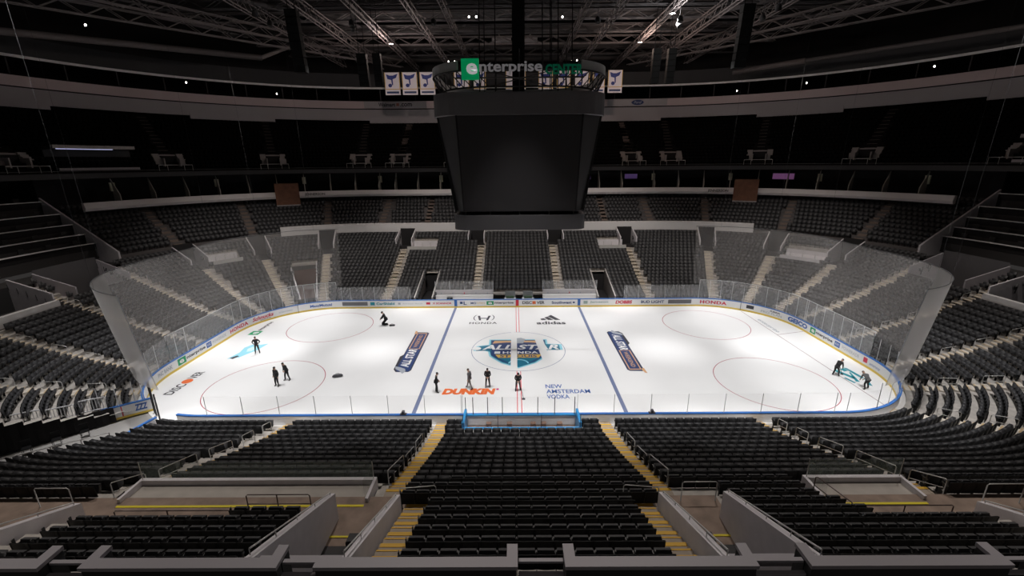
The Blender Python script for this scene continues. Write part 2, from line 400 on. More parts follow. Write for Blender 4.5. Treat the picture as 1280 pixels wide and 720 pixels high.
b.add([(x, y, Z1+.009) for x, y in ((-2.3, -.95), (-1.75, -.95), (-1.75, -.4), (-2.3, -.4))], ((0, 1, 2, 3),), 3)
text_flat(b, 'ALL STAR', (-3.55, -.02, 0), RX, UPY, 7.55, 1.18, Z1+.011, mi=3, bold=.03, shear=.25)
for k in range(10):
    t0, t1 = math.pi*k/10, math.pi*(k+1)/10
    b.add([(.95*math.cos(t), -3.05+.85*math.sin(t), Z1+.012) for t in (t0, t1)]+[(.8*math.cos(t), -3.05+.7*math.sin(t), Z1+.012) for t in (t1, t0)], ((3, 2, 1, 0),), 6)
b.add([(x, y, Z1+.012) for x, y in ((-.45, 1.5), (.5, 1.5), (.75, 2.6), (.3, 2.95), (-.3, 2.8), (-.6, 2.3))], (tuple(range(6)),), 7)
b.add([(-4.1+.45*math.cos(t), .3+.4*math.sin(t), Z1+.009) for t in np.linspace(0, 2*math.pi, 17)[:-1]], (tuple(range(16)),), 3)
o = b.build('ice_shield_logo', [CYAN, mat('deep_teal', (.01, .16, .26), .5), NAVY, WHITE, TAN, GOLD, CYAN, GREYI], ice)
o['label'] = 'teal and navy shield with white ALL STAR lettering at centre ice'
b = MB(); rect(b, -.72, -.12, -4.5, 4.5, Z1+.014)
b.quad((2.25, -2.6, Z1+.014), (3.0, -2.6, Z1+.014), (2.5, 3.2, Z1+.014), (1.65, 3.2, Z1+.014))
b.build('blank_stencil_strips', ICE, ice)['label'] = 'plain white strips left unpainted across the shield'

# ------------------------------------------------------------------ dasher boards
boards = thing('dasher_boards', 'white rink boards with adverts, blue cap rail and yellow kick plate', 'rink boards')
U0, U1 = -.5, UT-.5
GATE = (401.5, 431.5)          # the opened corner at the near left
BR = [(0, GATE[0]), (GATE[1], UT)]
mb, m2, m3 = MB(), MB(), MB()
for a, b_ in BR:
    us = urange(a, b_, 3)
    sweep(mb, us, [(0, .20), (0, 1.0), (.12, 1.0), (.12, 0), (.0, 0)], closed=True)
    sweep(m2, us, [(-.015, 0), (-.015, .2), (.01, .2), (.01, 0)], closed=True)
    sweep(m3, us, [(-.03, 1.0), (-.03, 1.08), (.15, 1.08), (.15, 1.0)], closed=True)
mb.build('board_panels', WHITE, boards); m2.build('kick_plate', YEL, boards); m3.build('cap_rail', BLUE, boards)
def ad(m, items, label=None):
    for it in items:
        b = MB()
        if it[0] == 'T': text_board(b, it[1], it[2], it[3], it[4], it[5], d=it[7] if len(it) > 7 else -.012, **(it[6] if len(it) > 6 else {}))
        elif it[0] == 'R': sweep(b, urange(min(it[1:3]), max(it[1:3]), 1.5), [(-.008, it[3]), (-.008, it[4])])
        b.build('board_advert', m, boards)
BD = dict(bold=.03)
ad(GREYI, [('T', 'PNC BANK', 366.5, 353.6, .42, .78, BD)], 'grey PNC BANK lettering')
ad(GREEN, [('R', 352.9, 351.9, .3, .9), ('R', 119.7, 118.9, .3, .9), ('R', 236.6, 235.7, .36, .84)], 'green squares before the enterprise words')
ad(WHITE, [('T', 'e', 352.7, 352.15, .42, .76, BD, -.016), ('T', 'e', 119.5, 119.05, .42, .76, BD, -.016), ('T', 'e', 236.4, 235.9, .45, .72, BD, -.016)], 'white letter e on the green squares')
ad(INK, [('T', 'nterprise', 351.8, 349.3, .40, .76, BD), ('T', 'nterprise', 118.8, 116.4, .40, .76, BD), ('T', 'nterprise', 235.6, 233.2, .44, .74, BD)], 'dark enterprise lettering')
ad(BLUEI, [('R', 349.1, 348.4, .35, .85), ('R', 116.1, 115.4, .35, .85)], 'small blue boxes on the boards')
ad(WHITE, [('T', 'CC', 349.0, 348.5, .5, .72, BD, -.016), ('T', 'CC', 116.0, 115.5, .5, .72, BD, -.016)])
ad(GREYI, [('T', 'POWERADE', 348.2, 346.1, .45, .75), ('T', 'POWERADE', 115.1, 113.0, .45, .75)], 'pale grey lettering beside the blue boxes')
ad(REDI, [('T', 'HONDA', 345.4, 330.5, .38, .8, dict(bold=.04, space=1.1)), ('T', 'HONDA', 204.3, 183.6, .38, .8, dict(bold=.04, space=1.1))], 'red HONDA lettering')
ad(REDI, [('T', 'Schnucks', 326.5, 309, .42, .86, dict(bold=.03, shear=.3))], 'red slanted Schnucks lettering')
ad(INK, [('T', 'MARKETS', 320, 311.5, .26, .36, BD)])
ad(GREYI, [('T', 'ticketmaster', 305, 294, .48, .68)], 'small grey lettering')
ad(BLUEI, [('T', 'MassMutual', 281, 264, .42, .76, BD)], 'blue MassMutual lettering')
ad(PGREY, [('R', 251.6, 254.69, .36, .86), ('R', 254.69, 255.4, .36, .86), ('R', 210.9, 213.8, .36, .86)], 'blank grey board panels')
ad(TEAL, [('T', 'CarShield', 250.5, 248.2, .45, .76, BD), ('R', 251.25, 250.7, .4, .82)], 'teal CarShield lettering with its mark')
ad(GREYI, [('T', 'Anheuser Busch', 247.2, 244.7, .52, .66), ('R', 247.75, 247.45, .47, .72)], 'small pale blue-grey lettering')
ad(REDI, [('T', 'X SCANNOR', 243.4, 241.0, .48, .72, BD), ('R', 244.2, 243.7, .46, .74)], 'red lettering left of the blue line')
ad(NAVY, [('T', 'MO', 238.6, 237.9, .46, .74, BD), ('T', 'L', 239.5, 239.1, .38, .82, BD), ('R', 239.95, 239.6, .5, .8)], 'navy MO lettering')
ad(GOLD, [('T', 'Lottery', 237.8, 236.8, .46, .76)], 'gold Lottery lettering')
ad(INK, [('T', 'DISC', 232.1, 230.9, .42, .8, BD), ('T', 'VER', 230.3, 229.3, .42, .8, BD)], 'dark DISC VER letters')
ad(ORANGE, [('R', 230.84, 230.4, .42, .8)], 'orange O between the dark letters')
ad(NAVY, [('T', 'Southwest', 228.4, 225.9, .43, .78, BD), ('R', 225.75, 225.5, .5, .7)], 'navy Southwest lettering')
ad(mat('sage_ink', (.35, .45, .42), .5), [('T', 'Jameson', 223.6, 221.3, .46, .76, BD), ('R', 224.4, 223.9, .42, .8)], 'pale sage green lettering')
ad(REDI, [('T', 'DOBBS', 220.4, 218.3, .38, .82, dict(bold=.05, shear=.15))], 'red slanted DOBBS lettering')
ad(NAVY, [('T', 'BUD LIGHT', 217.2, 214.3, .43, .79, BD)], 'navy BUD LIGHT lettering')
ad(INK, [('R', 169, 163.5, .42, .84), ('T', 'PURINA', 151, 143, .66, .84, BD)], 'dark globe mark and small dark word')
ad(GREYI, [('T', 'PRO PLAN', 158, 141.5, .34, .6)], 'thin grey PRO PLAN lettering')
ad(BLUEI, [('T', 'GEICO', 136.2, 120.2, .34, .86, dict(bold=.05))], 'bold blue GEICO lettering')
ad(REDI, [('R', 112.5, 112.05, .4, .85)], 'small red mark near the right corner')
ad(BLUEI, [('T', 'ameristar', 110.8, 102, .42, .66)], 'thin blue lettering in the right corner')
ad(BLUE, [('R', 240.3, 240.66, 0.0, 1.0), ('R', 224.8, 225.15, 0.0, 1.0)], 'blue stripes where the blue lines meet the boards')
ad(RED, [('R', 232.55, 232.93, 0.0, 1.0)], 'red stripe where the centre line meets the boards')
b = MB()
for u in (290.2, 173.2): b.obox(pos(u, -.02), nrm(u), Vector((-nrm(u).y, nrm(u).x, 0)), .02, .02, 0, 1.0)
b.build('board_joint', INK, boards)

# opened gate panels of the boards at the near left corner
def gate_panel(name, label, p0, p1, writing):
    t = thing(name, label, 'gate', None, (p0[0], p0[1], 0), math.atan2(p1[1]-p0[1], p1[0]-p0[0]))
    L = math.dist(p0, p1)
    MB().box(0, L, -.06, .06, .18, 1.0).build('gate_panel', WHITE, t)
    MB().box(-.02, L+.02, -.09, .09, 1.0, 1.08).build('cap_rail', BLUE, t)
    MB().box(0, L, -.075, .075, 0.04, .2).build('kick_plate', YEL, t)
    if writing:
        b = MB(); v, f = text_geo('ZZZ', bold=.04, shear=.2)
        b.add([(L*.62+x*.75, -.066, .36+y*.5) for x, y in v], f); b.build('gate_lettering', BLUEI, t)
        MB().box(L*.36, L*.36+.06, -.068, .068, .2, 1.0).build('red_stripe', RED, t)
    for k in range(4):
        MB().tube([(L*k/3, 0, 1.05), (L*k/3, 0, 2.7)], .03).build('glass_post', ALU, t)
    MB().box(0, L, -.008, .008, 1.08, 2.68).build('glass_pane', GLASS, t)
gate_panel('rink_gate', 'opened white board gate with blue rail at the near left corner', (-29.55, -12.25), (-27.3, -10.55), True)
b = MB()
tb = [Vector((-26.8, -11.4, 0)), Vector((-25.3, -12.75, 0))]

# ------------------------------------------------------------------ rink glass
glass = thing('rink_glass', 'clear glass panes on posts standing round the top of the boards', 'glass barrier')
# (u0, u1, top height, pane width, material)
def glass_run(u0, u1, top, w, m):
    u = u0; first = True
    while u < u1-.05:
        du = w/lpu(u+.01, 0); un = min(u1, u+du)
        b = MB(); sweep(b, urange(u, un, 4), [(.05, 1.08), (.05, top), (.062, top), (.062, 1.08)], closed=True); b.build('glass_pane', m, glass)
        p = pos(u, .06); MB().box(p.x-.015, p.x+.015, p.y-.015, p.y+.015, 1.08, top+.02).build('glass_post', ALU, glass)
        u = un
    p = pos(u1, .06); MB().box(p.x-.015, p.x+.015, p.y-.015, p.y+.015, 1.08, top+.02).build('glass_post', ALU, glass)
glass_run(uNear(-21.5), uNear(-3.9), 2.5, 2.5, GLASS)
glass_run(3.9, 40, 2.5, 2.5, GLASS)
glass_run(40, 111.95, 3.0, 1.25, GLASS)
glass_run(111.95, 206, 3.4, 1.25, GLASSD)
glass_run(206, uFar(13.4), 2.75, 1.5, GLASSD)
glass_run(uFar(-13.4), 259, 2.75, 1.5, GLASSD)
glass_run(259, 353.53, 3.4, 1.25, GLASSD)
glass_run(353.53, 401, 3.2, 1.5, GLASSD)
for e0, e1 in ((111.95, 206), (259, 353.53)):
    b = MB(); sweep(b, urange(e0, e1, 3), [(.04, 3.39), (.04, 3.43), (.075, 3.43), (.075, 3.39)], closed=True)
    b.build('top_edge', mat('glass_edge', (.5, .52, .53), .4), glass)

# ------------------------------------------------------------------ safety nets
for side in (1, -1):
    t = thing('safety_net', 'tall sheer grey safety net curving round the %s end of the rink' % ('right' if side > 0 else 'left'), 'net')
    us = urange(uNR(72), 210.79, 3) if side > 0 else urange(254.69, uNL(72), 3)
    # the net hangs slightly outside the boards
    b = MB(); o0 = len(us)
    zs = [2.9, 4.5, 6.2, 8.0, 9.9]
    for u in us:
        for k, z in enumerate(zs): b.v.append(tuple(P3(u, .25+.9*(k/4), z)))
    for i in range(len(us)-1):
        for k in range(4): b.f.append((i*5+k, i*5+k+1, i*5+k+6, i*5+k+5)); b.m.append(0)
    b.build('net_mesh', NETM, t, True)
    MB().tube([P3(u, 1.15, 9.9) for u in us], .028, 5).build('top_cable', DARKG, t)
    e = us[0] if side > 0 else us[-1]
    MB().tube([P3(e, .25, 2.9), P3(e, 1.15, 9.9)], .02, 5).build('edge_cord', GREYI, t)
    for k in range(5):
        u = us[0]+(us[-1]-us[0])*(k+.5)/5
        p = P3(u, 1.15, 9.9); MB().tube([p, (p.x*1.02, p.y, 38)], .008, 4).build('hanging_cable', DARKG, t)

# ------------------------------------------------------------------ seating bowl
TOPS = [1.33, 1.47, 1.67, 1.88, 2.13, 2.39, 2.65, 2.94, 3.24, 3.55, 3.88, 4.19, 4.52, 4.84, 5.13, 5.46, 5.78, 6.13, 6.46, 6.80, 7.14]
FL = [z-.86 for z in TOPS]                       # floor of each row
def dF(r): return .47+.78*r                      # front edge of the tread of row r
def zprof(d):
    r = int((d-.47)//.78); return FL[max(0, min(20, r))] if d >= .47 else .3
VH = .95
# holes in the bowl: (u0, u1, first row, last row)
HOLES = []
def hole(u0, u1, ra, rb): HOLES.append((min(u0, u1), max(u0, u1), ra, rb))
hole(uFar(-12.95), uFar(-10.85), 0, 8); hole(uFar(10.35), uFar(12.35), 0, 8)            # player tunnels
hole(uFar(-10.6), uFar(10.3), 0, 2)
hole(uFar(-16.35), uFar(-12.2), 15, 18); hole(uFar(12.4), uFar(16.4), 15, 18)            # white platforms
for x in (-6.2, 6.05, -17.2, 17.1): hole(uFar(x-1.15), uFar(x+1.15), 18 if abs(x) < 10 else 17, 20)
for fn in (uFL, uFR):
    for a in (72.5, 50.3, 30.1): hole(fn(a-2.6), fn(a+2.6), 16, 20)
hole(uFL(33.2), uFL(43.0), 15, 18); hole(uFR(33.2), uFR(46.5), 14, 18)
hole(uFL(58.5), uFL(68.5), 1, 12)
hole(uEL(1.8), uFL(8.5), 16, 20); hole(uFR(8.5), uER(1.8), 16, 20)
hole(uEL(-.6), uNL(9), 16, 20); hole(uER(-.6), uNR(9), 16, 20)
hole(401.5, 426.0, 0, 20)                                                               # corner tunnel
def in_hole(u, r):
    u %= UT
    return any(a <= u <= b and ra <= r <= rb for a, b, ra, rb in HOLES)
# aisles away from the near side
AIS = [('uFR', 11), ('uFR', 30.1), ('uFR', 50.3), ('uFR', 72.5)]
AISLES = [uNR(58), uNR(28), uNR(6), uER(.4), uFR(11), uFR(30.1), uFR(50.3), uFR(72.5), uFar(16.95), uFar(5.45), uFar(-5.4), uFar(-17.1),
          uFL(72.5), uFL(50.3), uFL(30.1), uFL(11), uEL(.5), uNL(6.3), uNL(28)]
AH = .56
SEATS = []   # (pos, angle, block, row, index, n)
def near_edge(x0, k, r): return x0+k*(dF(r)+.6)
def fill(u0, u1, r, block):
    """seats side by side on row r between u0 and u1"""
    d = 1.12+.78*r; u = u0; row = []
    JS = (21.95, 111.95, 120.79, 210.79, 254.69, 344.69, 353.53, 443.53, 465.48)
    def adv(u, m):
        while m > 1e-6:
            l = lpu(u+1e-4, d); nx = min([j for j in JS if j > u+1e-4] or [1e9]); room = (nx-u)*l
            if m < room: return u+m/l
            m -= room; u = nx
        return u
    while True:
        um = adv(u, .28); ue = adv(um, .28)
        if ue > u1+.02: break
        if not in_hole(um, r): row.append(um)
        u = ue
    for i, um in enumerate(row):
        p = P3(um, d, FL[r]); n = nrm(um % UT); SEATS.append((p, math.atan2(-n.y, -n.x)-math.pi/2, block, r, i, len(row)))
def nb(x0, x1, r, block, mir=False):   # near side straight block between x0 and x1
    n = max(1, int(round((x1-x0)/.56))); w = (x1-x0)/n
    for i in range(n):
        SEATS.append((Vector((x0+w*(i+.5), -12.95-(1.12+.78*r), FL[r])), 0, block, r, i, n))
L2 = lambda r: -15.0-.10*(dF(r))        # right edge of the left aisle two
for r in range(21):
    if r < 2: nb(-4.85, -3.75, r, 'small pair left of the penalty box'); nb(4.05, 5.15, r, 'small pair right of the penalty box')
    elif r < 15: nb(-4.62-.02*r, 5.05+.02*r, r, 'centre block')
    else: nb(-3.62, 4.12, r, 'centre block')
    if r < 12: nb(L2(r), -5.85, r, 'left middle block')
    if r == 16: nb(-10.6, -8.1, r, 'left upper block')
    if r > 16: nb(-15.5, -8.1, r, 'left upper block')
    if r < 12: nb(6.25, 15.45+.08*dF(r), r, 'right middle block')
    elif r < 15: nb(6.3 if r == 12 else 8.1, 11.6, r, 'right middle block')
    elif r < 17: nb(8.1, 12.0+.3*(r-15), r, 'right upper block')
    else: nb(8.1, 15.8, r, 'right upper block')
    if r < 14:
        d = 1.12+.78*r
        # outer left: from the tunnel to the left aisle
        fill(429.5, uNear(L2(r)-1.25), r, 'outer left block')
        fill(uNear(16.65+.08*dF(r)), AISLES[0]-AH/lpu(AISLES[0], d), r, 'outer right block')
for i in range(len(AISLES)-1):
    for r in range(21):
        d = 1.12+.78*r; a, b_ = AISLES[i], AISLES[i+1]
        if i in (0,) and r > 16: continue
        fill(a+AH/lpu(a+.01, d), b_-AH/lpu(b_-.01, d), r, 'bowl')
for r in range(21): fill(AISLES[-1]+AH/lpu(AISLES[-1], 3), 400.8, r, 'bowl')
print('lower seats', len(SEATS))

# --- terraces
def terrace(name, u0, u1, ra, rb, extra=(), step=3.0):
    br = [e for h in HOLES for e in (h[0], h[1])]+list(extra)
    us = urange(u0, u1, step, br); mb = MB()
    for a, b_ in zip(us, us[1:]):
        um = (a+b_)/2
        for r in range(ra, rb+1):
            if in_hole(um, r): continue
            d0, d1 = dF(r), dF(r+1); z = FL[r]; zb = FL[r-1] if r else .0
            mb.quad(P3(a, d1, z), P3(b_, d1, z), P3(b_, d0, z), P3(a, d0, z))
            mb.quad(P3(a, d0, zb-.02), P3(a, d0, z), P3(b_, d0, z), P3(b_, d0, zb-.02))
    return struct(name, mb, CONC)
terrace('terrace_far', 210.79, 254.69, 0, 20)
terrace('terrace_right_end', uNR(62), 210.79, 0, 20)
terrace('terrace_left_end', 254.69, 401.5, 0, 20)
terrace('terrace_near_right_corner', 17.9, uNR(62), 0, 13)
terrace('terrace_near_left_corner', 426.0, uNear(-17.4), 0, 13)
mb = MB()
def cell(x0, x1, ra, rb):
    for r in range(ra, rb+1):
        y0, y1 = -12.95-dF(r), -12.95-dF(r+1); z = FL[r]; zb = FL[r-1] if r else 0
        mb.quad((x0, y1, z), (x1, y1, z), (x1, y0, z), (x0, y0, z)); mb.quad((x0, y0, z), (x1, y0, z), (x1, y0, zb-.02), (x0, y0, zb-.02))
cell(-4.7, -3.9, 0, 1); cell(3.95, 5.2, 0, 1); cell(-4.7, 5.2, 2, 20)
cell(-17.4, -4.7, 0, 11); cell(-6.35, -4.7, 12, 13); cell(5.2, 17.9, 0, 11); cell(5.2, 11.9, 12, 13)
cell(7.95, 11.9, 14, 16); cell(-17.0, -7.55, 17, 20); cell(7.95, 17.2, 17, 20); cell(-10.9, -7.55, 16, 16)
struct('terrace_near', mb, CONC)
mb = MB()
rect(mb, -17.2, -4.7, -31, -24.3, 4.27); rect(mb, 5.2, 7.95, -31, -24.3, 4.27); rect(mb, 11.9, 17.2, -31, -24.3, 4.27)
rect(mb, 17.2, 34, -36, -24.3, 4.27); rect(mb, -34, -17.2, -36, -24.3, 4.27)
struct('floor_cross_aisle', mb, mat('landing_concrete', (.27, .20, .16), .85, var=.25, scale=1.6))
mb = MB(); mb.box(-60, 60, -45, 55, -.4, -.07)
struct('floor_event_level', mb, mat('event_floor', (.35, .34, .33), .8))
# aprons between the boards and the first row
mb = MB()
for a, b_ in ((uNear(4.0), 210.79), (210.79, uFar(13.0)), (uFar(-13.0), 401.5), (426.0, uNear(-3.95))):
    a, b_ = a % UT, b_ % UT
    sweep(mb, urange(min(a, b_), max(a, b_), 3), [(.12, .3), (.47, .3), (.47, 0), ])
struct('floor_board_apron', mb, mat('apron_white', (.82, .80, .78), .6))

# ------------------------------------------------------------------ seats: one built in full, the 300 largest in view copied, the rest one object
hero = thing('stadium_seat', 'black folding stadium seat', 'seat')
b = MB()
n = 6; prof = []
for i in range(n+1):
    t = i/n; x = -.278+.556*t; bow = .018*math.sin(math.pi*t); prof.append((x, bow))
zt = [.30, .58, .80, .848, .862]
for side in (0, 1):
    for k, z in enumerate(zt):
        for i, (x, bow) in enumerate(prof):
            edge = abs(i-n/2)/(n/2); drop = (.018*edge**6 if k == 4 else .01*edge**6 if k == 3 else 0)
            lean = -(z-.40)*.07
            b.v.append((x*(1-.02*(k == 4)), -.03+lean-bow-(.035 if side else 0), z-drop))
W_ = n+1
for side in (0, 1):
    o = side*5*W_
    for k in range(4):
        for i in range(n):
            q = (o+k*W_+i, o+k*W_+i+1, o+(k+1)*W_+i+1, o+(k+1)*W_+i); b.f.append(q if side else q[::-1]); b.m.append(0 if side else 1)
for i in range(n):
    b.f.append((4*W_+i, 4*W_+i+1, 9*W_+i+1, 9*W_+i)); b.m.append(0); b.f.append((i+1, i, 5*W_+i, 5*W_+i+1)); b.m.append(0)
for k in range(4):
    b.f.append((k*W_, (k+1)*W_, (6+k)*W_, (5+k)*W_)); b.m.append(0); b.f.append(((k+1)*W_+n, k*W_+n, (5+k)*W_+n, (6+k)*W_+n)); b.m.append(0)
back_me = b.build('backrest', [SEAT, SEATC], hero, True)
b = MB()
for i in range(5):
    t0, t1 = i/5, (i+1)/5
    y0, y1 = .04+.12*t0, .04+.12*t1; z0, z1 = .42+.33*t0, .42+.33*t1; w = .258-.02*(i == 4)
    b.hexa(((-w, y0, z0), (w, y0, z0), (w, y0+.11, z0-.03), (-w, y0+.11, z0-.03), (-w, y1, z1), (w, y1, z1), (w, y1+.11, z1-.03), (-w, y1+.11, z1-.03)))
b.build('seat_pan', SEATC, hero)
b = MB(); b.box(-.29, -.265, -.07, .24, .62, .66); b.box(-.29, -.265, -.02, .06, .66, .885); b.build('armrest', mat('armrest_grey', (.07, .07, .072), .45), hero)
b = MB(); b.box(-.275, -.255, -.03, .05, 0, .60); b.box(-.275, -.255, -.10, .12, 0, .03); b.build('standard', SEATF, hero)

def camz(p): return (p-CP).dot(fw)
def prj(p):
    q = p-CP; z = q.dot(fw); return 640+FPX*q.dot(r2)/z, 360-FPX*q.dot(u2)/z
cand = []
for i, s in enumerate(SEATS):
    x, y = prj(s[0]+Vector((0, 0, .86)))
    if s[2] != 'bowl' and -12 < x < 1292 and y < 699: cand.append((camz(s[0]), i))
cand.sort(); chosen = set(i for _, i in cand[:300])
SIDE = {'centre block': 'the left aisle', 'left upper block': 'its left end', 'right upper block': 'its left end', 'left middle block': 'its left end',
        'right middle block': 'its left end', 'outer right block': 'its left end', 'outer left block': 'the corner tunnel'}
firstdone = False
for i in sorted(chosen):
    p, ang, blk, r, k, n = SEATS[i]
    o = hero if not firstdone else copy_tree(hero)
    firstdone = True
    o.location = p; o.rotation_euler = (0, 0, ang)
    fromback = 20-r
    rowtxt = 'back row' if fromback == 0 else ('%s row from back' % ORD[fromback])
    o['label'] = 'black folding seat, near %s, %s, %s from left' % (blk, rowtxt, ORD[k])
    o['category'] = 'seat'; o['group'] = 'black folding seats of the near stands'
# low-detail template
tv, tf, tmi = [], [], []
def tb_(x0, x1, y0, y1, z0, z1, dy=0, mm=(0, 0, 0, 0, 0)):
    tmi.extend(mm)
    o = len(tv)
    tv.extend([(x0, y0, z0), (x1, y0, z0), (x1, y1, z0), (x0, y1, z0), (x0+.008, y0+dy, z1), (x1-.008, y0+dy, z1), (x1-.008, y1+dy, z1), (x0+.008, y1+dy, z1)])
    tf.extend([(o+a, o+b1, o+c, o+d) for a, b1, c, d in ((4, 5, 6, 7), (0, 1, 5, 4), (1, 2, 6, 5), (2, 3, 7, 6), (3, 0, 4, 7))])
tb_(-.278, .278, -.10, -.05, .30, .86, -.03, (0, 0, 0, 1, 0))
tb_(-.25, .25, .0, .16, .36, .72, .12, (1, 1, 1, 1, 1))
tb_(-.29, -.25, -.08, .24, .58, .63)
tb_(-.28, -.26, -.06, .06, 0, .6)
def seat_stuff(name, items, m, label, group=None, tv=tv, tf=tf, m2=None):
    T = np.array(tv); F = np.array(tf); N = len(items)
    A = np.array([a for _, a in items]); Pp = np.array([tuple(p) for p, _ in items]); c, s = np.cos(A), np.sin(A)
    V = np.empty((N, len(T), 3)); V[:, :, 0] = c[:, None]*T[:, 0]-s[:, None]*T[:, 1]; V[:, :, 1] = s[:, None]*T[:, 0]+c[:, None]*T[:, 1]; V[:, :, 2] = T[:, 2]
    V += Pp[:, None, :]; G = (F[None]+(np.arange(N)*len(T))[:, None, None]).reshape(-1)
    me = bpy.data.meshes.new(name); nf = N*len(F)
    me.vertices.add(N*len(T)); me.vertices.foreach_set('co', V.reshape(-1))
    me.loops.add(nf*4); me.loops.foreach_set('vertex_index', G.astype(np.int32))
    me.polygons.add(nf); me.polygons.foreach_set('loop_start', np.arange(0, nf*4, 4, dtype=np.int32))
    me.update(calc_edges=True); me.validate(); me.materials.append(m); me.materials.append(m2 or m); me.polygons.foreach_set('material_index', np.tile(np.array(tmi, dtype=np.int32), N))
    o = bpy.data.objects.new(name, me); COL.objects.link(o); return tag(o, label, 'seats', group, 'stuff')
seat_stuff('stadium_seats', [(s[0], s[1]) for i, s in enumerate(SEATS) if i not in chosen], SEAT,
           'thousands of black folding seats filling the rest of the lower bowl', 'black folding seats of the near stands', m2=SEATC)

# ------------------------------------------------------------------ aisle stairs
def stairs(u, ra, rb, label, hw=.45, nose=NOSEW, skip=None):
    t = thing('aisle_stairs', label, 'stairs', 'stairs up the aisles'); b = MB(); c = MB()
    n = nrm(u % UT); tg = Vector((-n.y, n.x, 0))
    for r in range(ra, rb+1):
        if in_hole(u, r): continue
        z0 = FL[r-1] if r else .3; z1 = FL[r]; zm = (z0+z1)/2
        p = pos(u, dF(r)-.19); b.obox(p, n, tg, .19, hw-.02, z0-.02, zm+.01)
        p = pos(u, dF(r)+.39); b.obox(p, n, tg, .39, hw-.02, z0-.02, z1+.012)
        c.obox(pos(u, dF(r)-.345), n, tg, .04, hw-.04, zm, zm+.016); c.obox(pos(u, dF(r)+.045), n, tg, .045, hw-.04, z1, z1+.018)
    b.build('steps', TREAD, t); c.build('nosings', nose, t); return t
def rail_loop(pts, label, r=.022, mid=True, name='handrail', mats=STEEL, group='grey steel handrails on the aisles'):
    """pts: base points (x,y,z) of the posts; a bar joins their tops"""
    b = MB(); H = .92; P = [Vector(p) for p in pts]
    top = [p+Vector((0, 0, H)) for p in P]
    b.tube([P[0]]+[top[0]+Vector((0, 0, -.06))]+[top[0]+(top[1]-top[0]).normalized()*.06]+top[1:-1]+[top[-1]+(top[-2]-top[-1]).normalized()*.06, top[-1]+Vector((0, 0, -.06)), P[-1]], r, 6)
    for p, q in list(zip(P, top))[1:-1]: b.tube([p, q], r, 6)
    if mid: b.tube([p+Vector((0, 0, H*.52)) for p in P], r*.85, 6)
    o = b.build(name, mats, None, True); return tag(o, label, 'handrail', group)
NAMES = ['near right corner aisle', 'right end aisle closest to the near corner', 'right end aisle in front of the middle one', 'right end middle aisle',
         'right end aisle behind the middle one', 'far right corner aisle nearest the end', 'far right corner middle aisle', 'far right corner aisle nearest the side',
         'far side aisle on the right', 'far side aisle right of centre', 'far side aisle left of centre', 'far side aisle on the left',
         'far left corner aisle nearest the side', 'far left corner middle aisle', 'far left corner aisle nearest the end', 'left end aisle behind the middle one',
         'left end middle aisle', 'left end aisle in front of the middle one', 'left end aisle beside the corner tunnel']
for i, u in enumerate(AISLES):
    stairs(u, 0, 16 if i == 0 else 20, 'concrete steps of the %s' % NAMES[i])
    if i in (0, 1, 2, 3, 4, 5, 14, 15, 16, 17, 18):
        for k, r in enumerate((2, 5, 8, 11, 14)):
            if in_hole(u, r) or in_hole(u, r+1) or in_hole(u, r+2): continue
            d0 = dF(r)+.3; du = 0
            a = P3(u, d0, FL[r]); c = P3(u, d0+1.1, FL[r+1] if True else 0)
            rail_loop([a, c], 'short grey handrail, %s, %s up from ice' % (NAMES[i], ORD[k]))
def near_stairs(x, k, ra, rb, label, hw=.5, nose=NOSE):
    t = thing('aisle_stairs', label, 'stairs', 'stairs up the aisles'); b = MB(); c = MB(); TREAD = mat('near_stair_concrete', (.36, .30, .24), .8, var=.1, scale=3)
    for r in range(ra, rb+1):
        z0 = FL[r-1] if r else .3; z1 = FL[r]; zm = (z0+z1)/2; xx = x+k*dF(r); y = -12.95-dF(r)
        b.box(xx-hw, xx+hw, y, y+.38, z0-.02, zm+.01); b.box(xx-hw, xx+hw, y-.78, y, z0-.02, z1+.012)
        c.box(xx-hw+.03, xx+hw-.03, y+.33, y+.385, zm+.01, zm+.025); c.box(xx-hw+.03, xx+hw-.03, y-.14, y, z1+.012, z1+.028)
    b.build('steps', TREAD, t); c.build('nosings', nose, t)['label'] = 'yellow stripe on each step edge'; return t
near_stairs(-5.25, -.02, 0, 13, 'concrete steps with yellow edges left of the near centre block')
near_stairs(5.68, .02, 0, 13, 'concrete steps with yellow edges right of the near centre block')
near_stairs(-4.17, 0, 15, 20, 'steep yellow edged steps between the near centre block and left ramp wall')
near_stairs(4.66, 0, 15, 20, 'steep yellow edged steps between the near centre block and right ramp wall', hw=.44)
near_stairs(-15.62, -.10, 0, 13, 'concrete steps left of the near left middle block')
near_stairs(16.05, .08, 0, 13, 'concrete steps right of the near right middle block')

# near side handrails
def nr(x, k, ra, rb, label, posts=2):
    P = []
    for i in range(posts):
        rr = ra+(rb-ra)*i/(posts-1); r0 = int(rr); P.append((x+k*dF(rr), -12.95-dF(rr)-.3, FL[min(20, r0)]+.0))
    rail_loop(P, label)
for i, (ra, rb) in enumerate(((4, 6), (6.5, 8.5), (9, 12))):
    nr(-5.78, -.02, ra, rb, 'grey handrail on the left side of the near left centre steps, %s from the ice' % ORD[i])
    nr(6.2, .02, ra, rb, 'grey handrail on the right side of the near right centre steps, %s from the ice' % ORD[i])
for i, (ra, rb) in enumerate(((1, 2), (3, 4.2), (5.2, 7.2), (8.2, 10.8), (11.6, 13.4))):
    nr(-16.15, -.10, ra, rb, 'grey handrail on the steps left of the left middle block, %s from the ice' % ORD[i])
    nr(16.6, .08, ra, rb, 'grey handrail on the steps right of the right middle block, %s from the ice' % ORD[i])
rail_loop([(-4.95, -24.9, 4.27), (-3.5, -24.9, 4.4)], 'grey rail guarding the end seats at the left landing', mid=False)
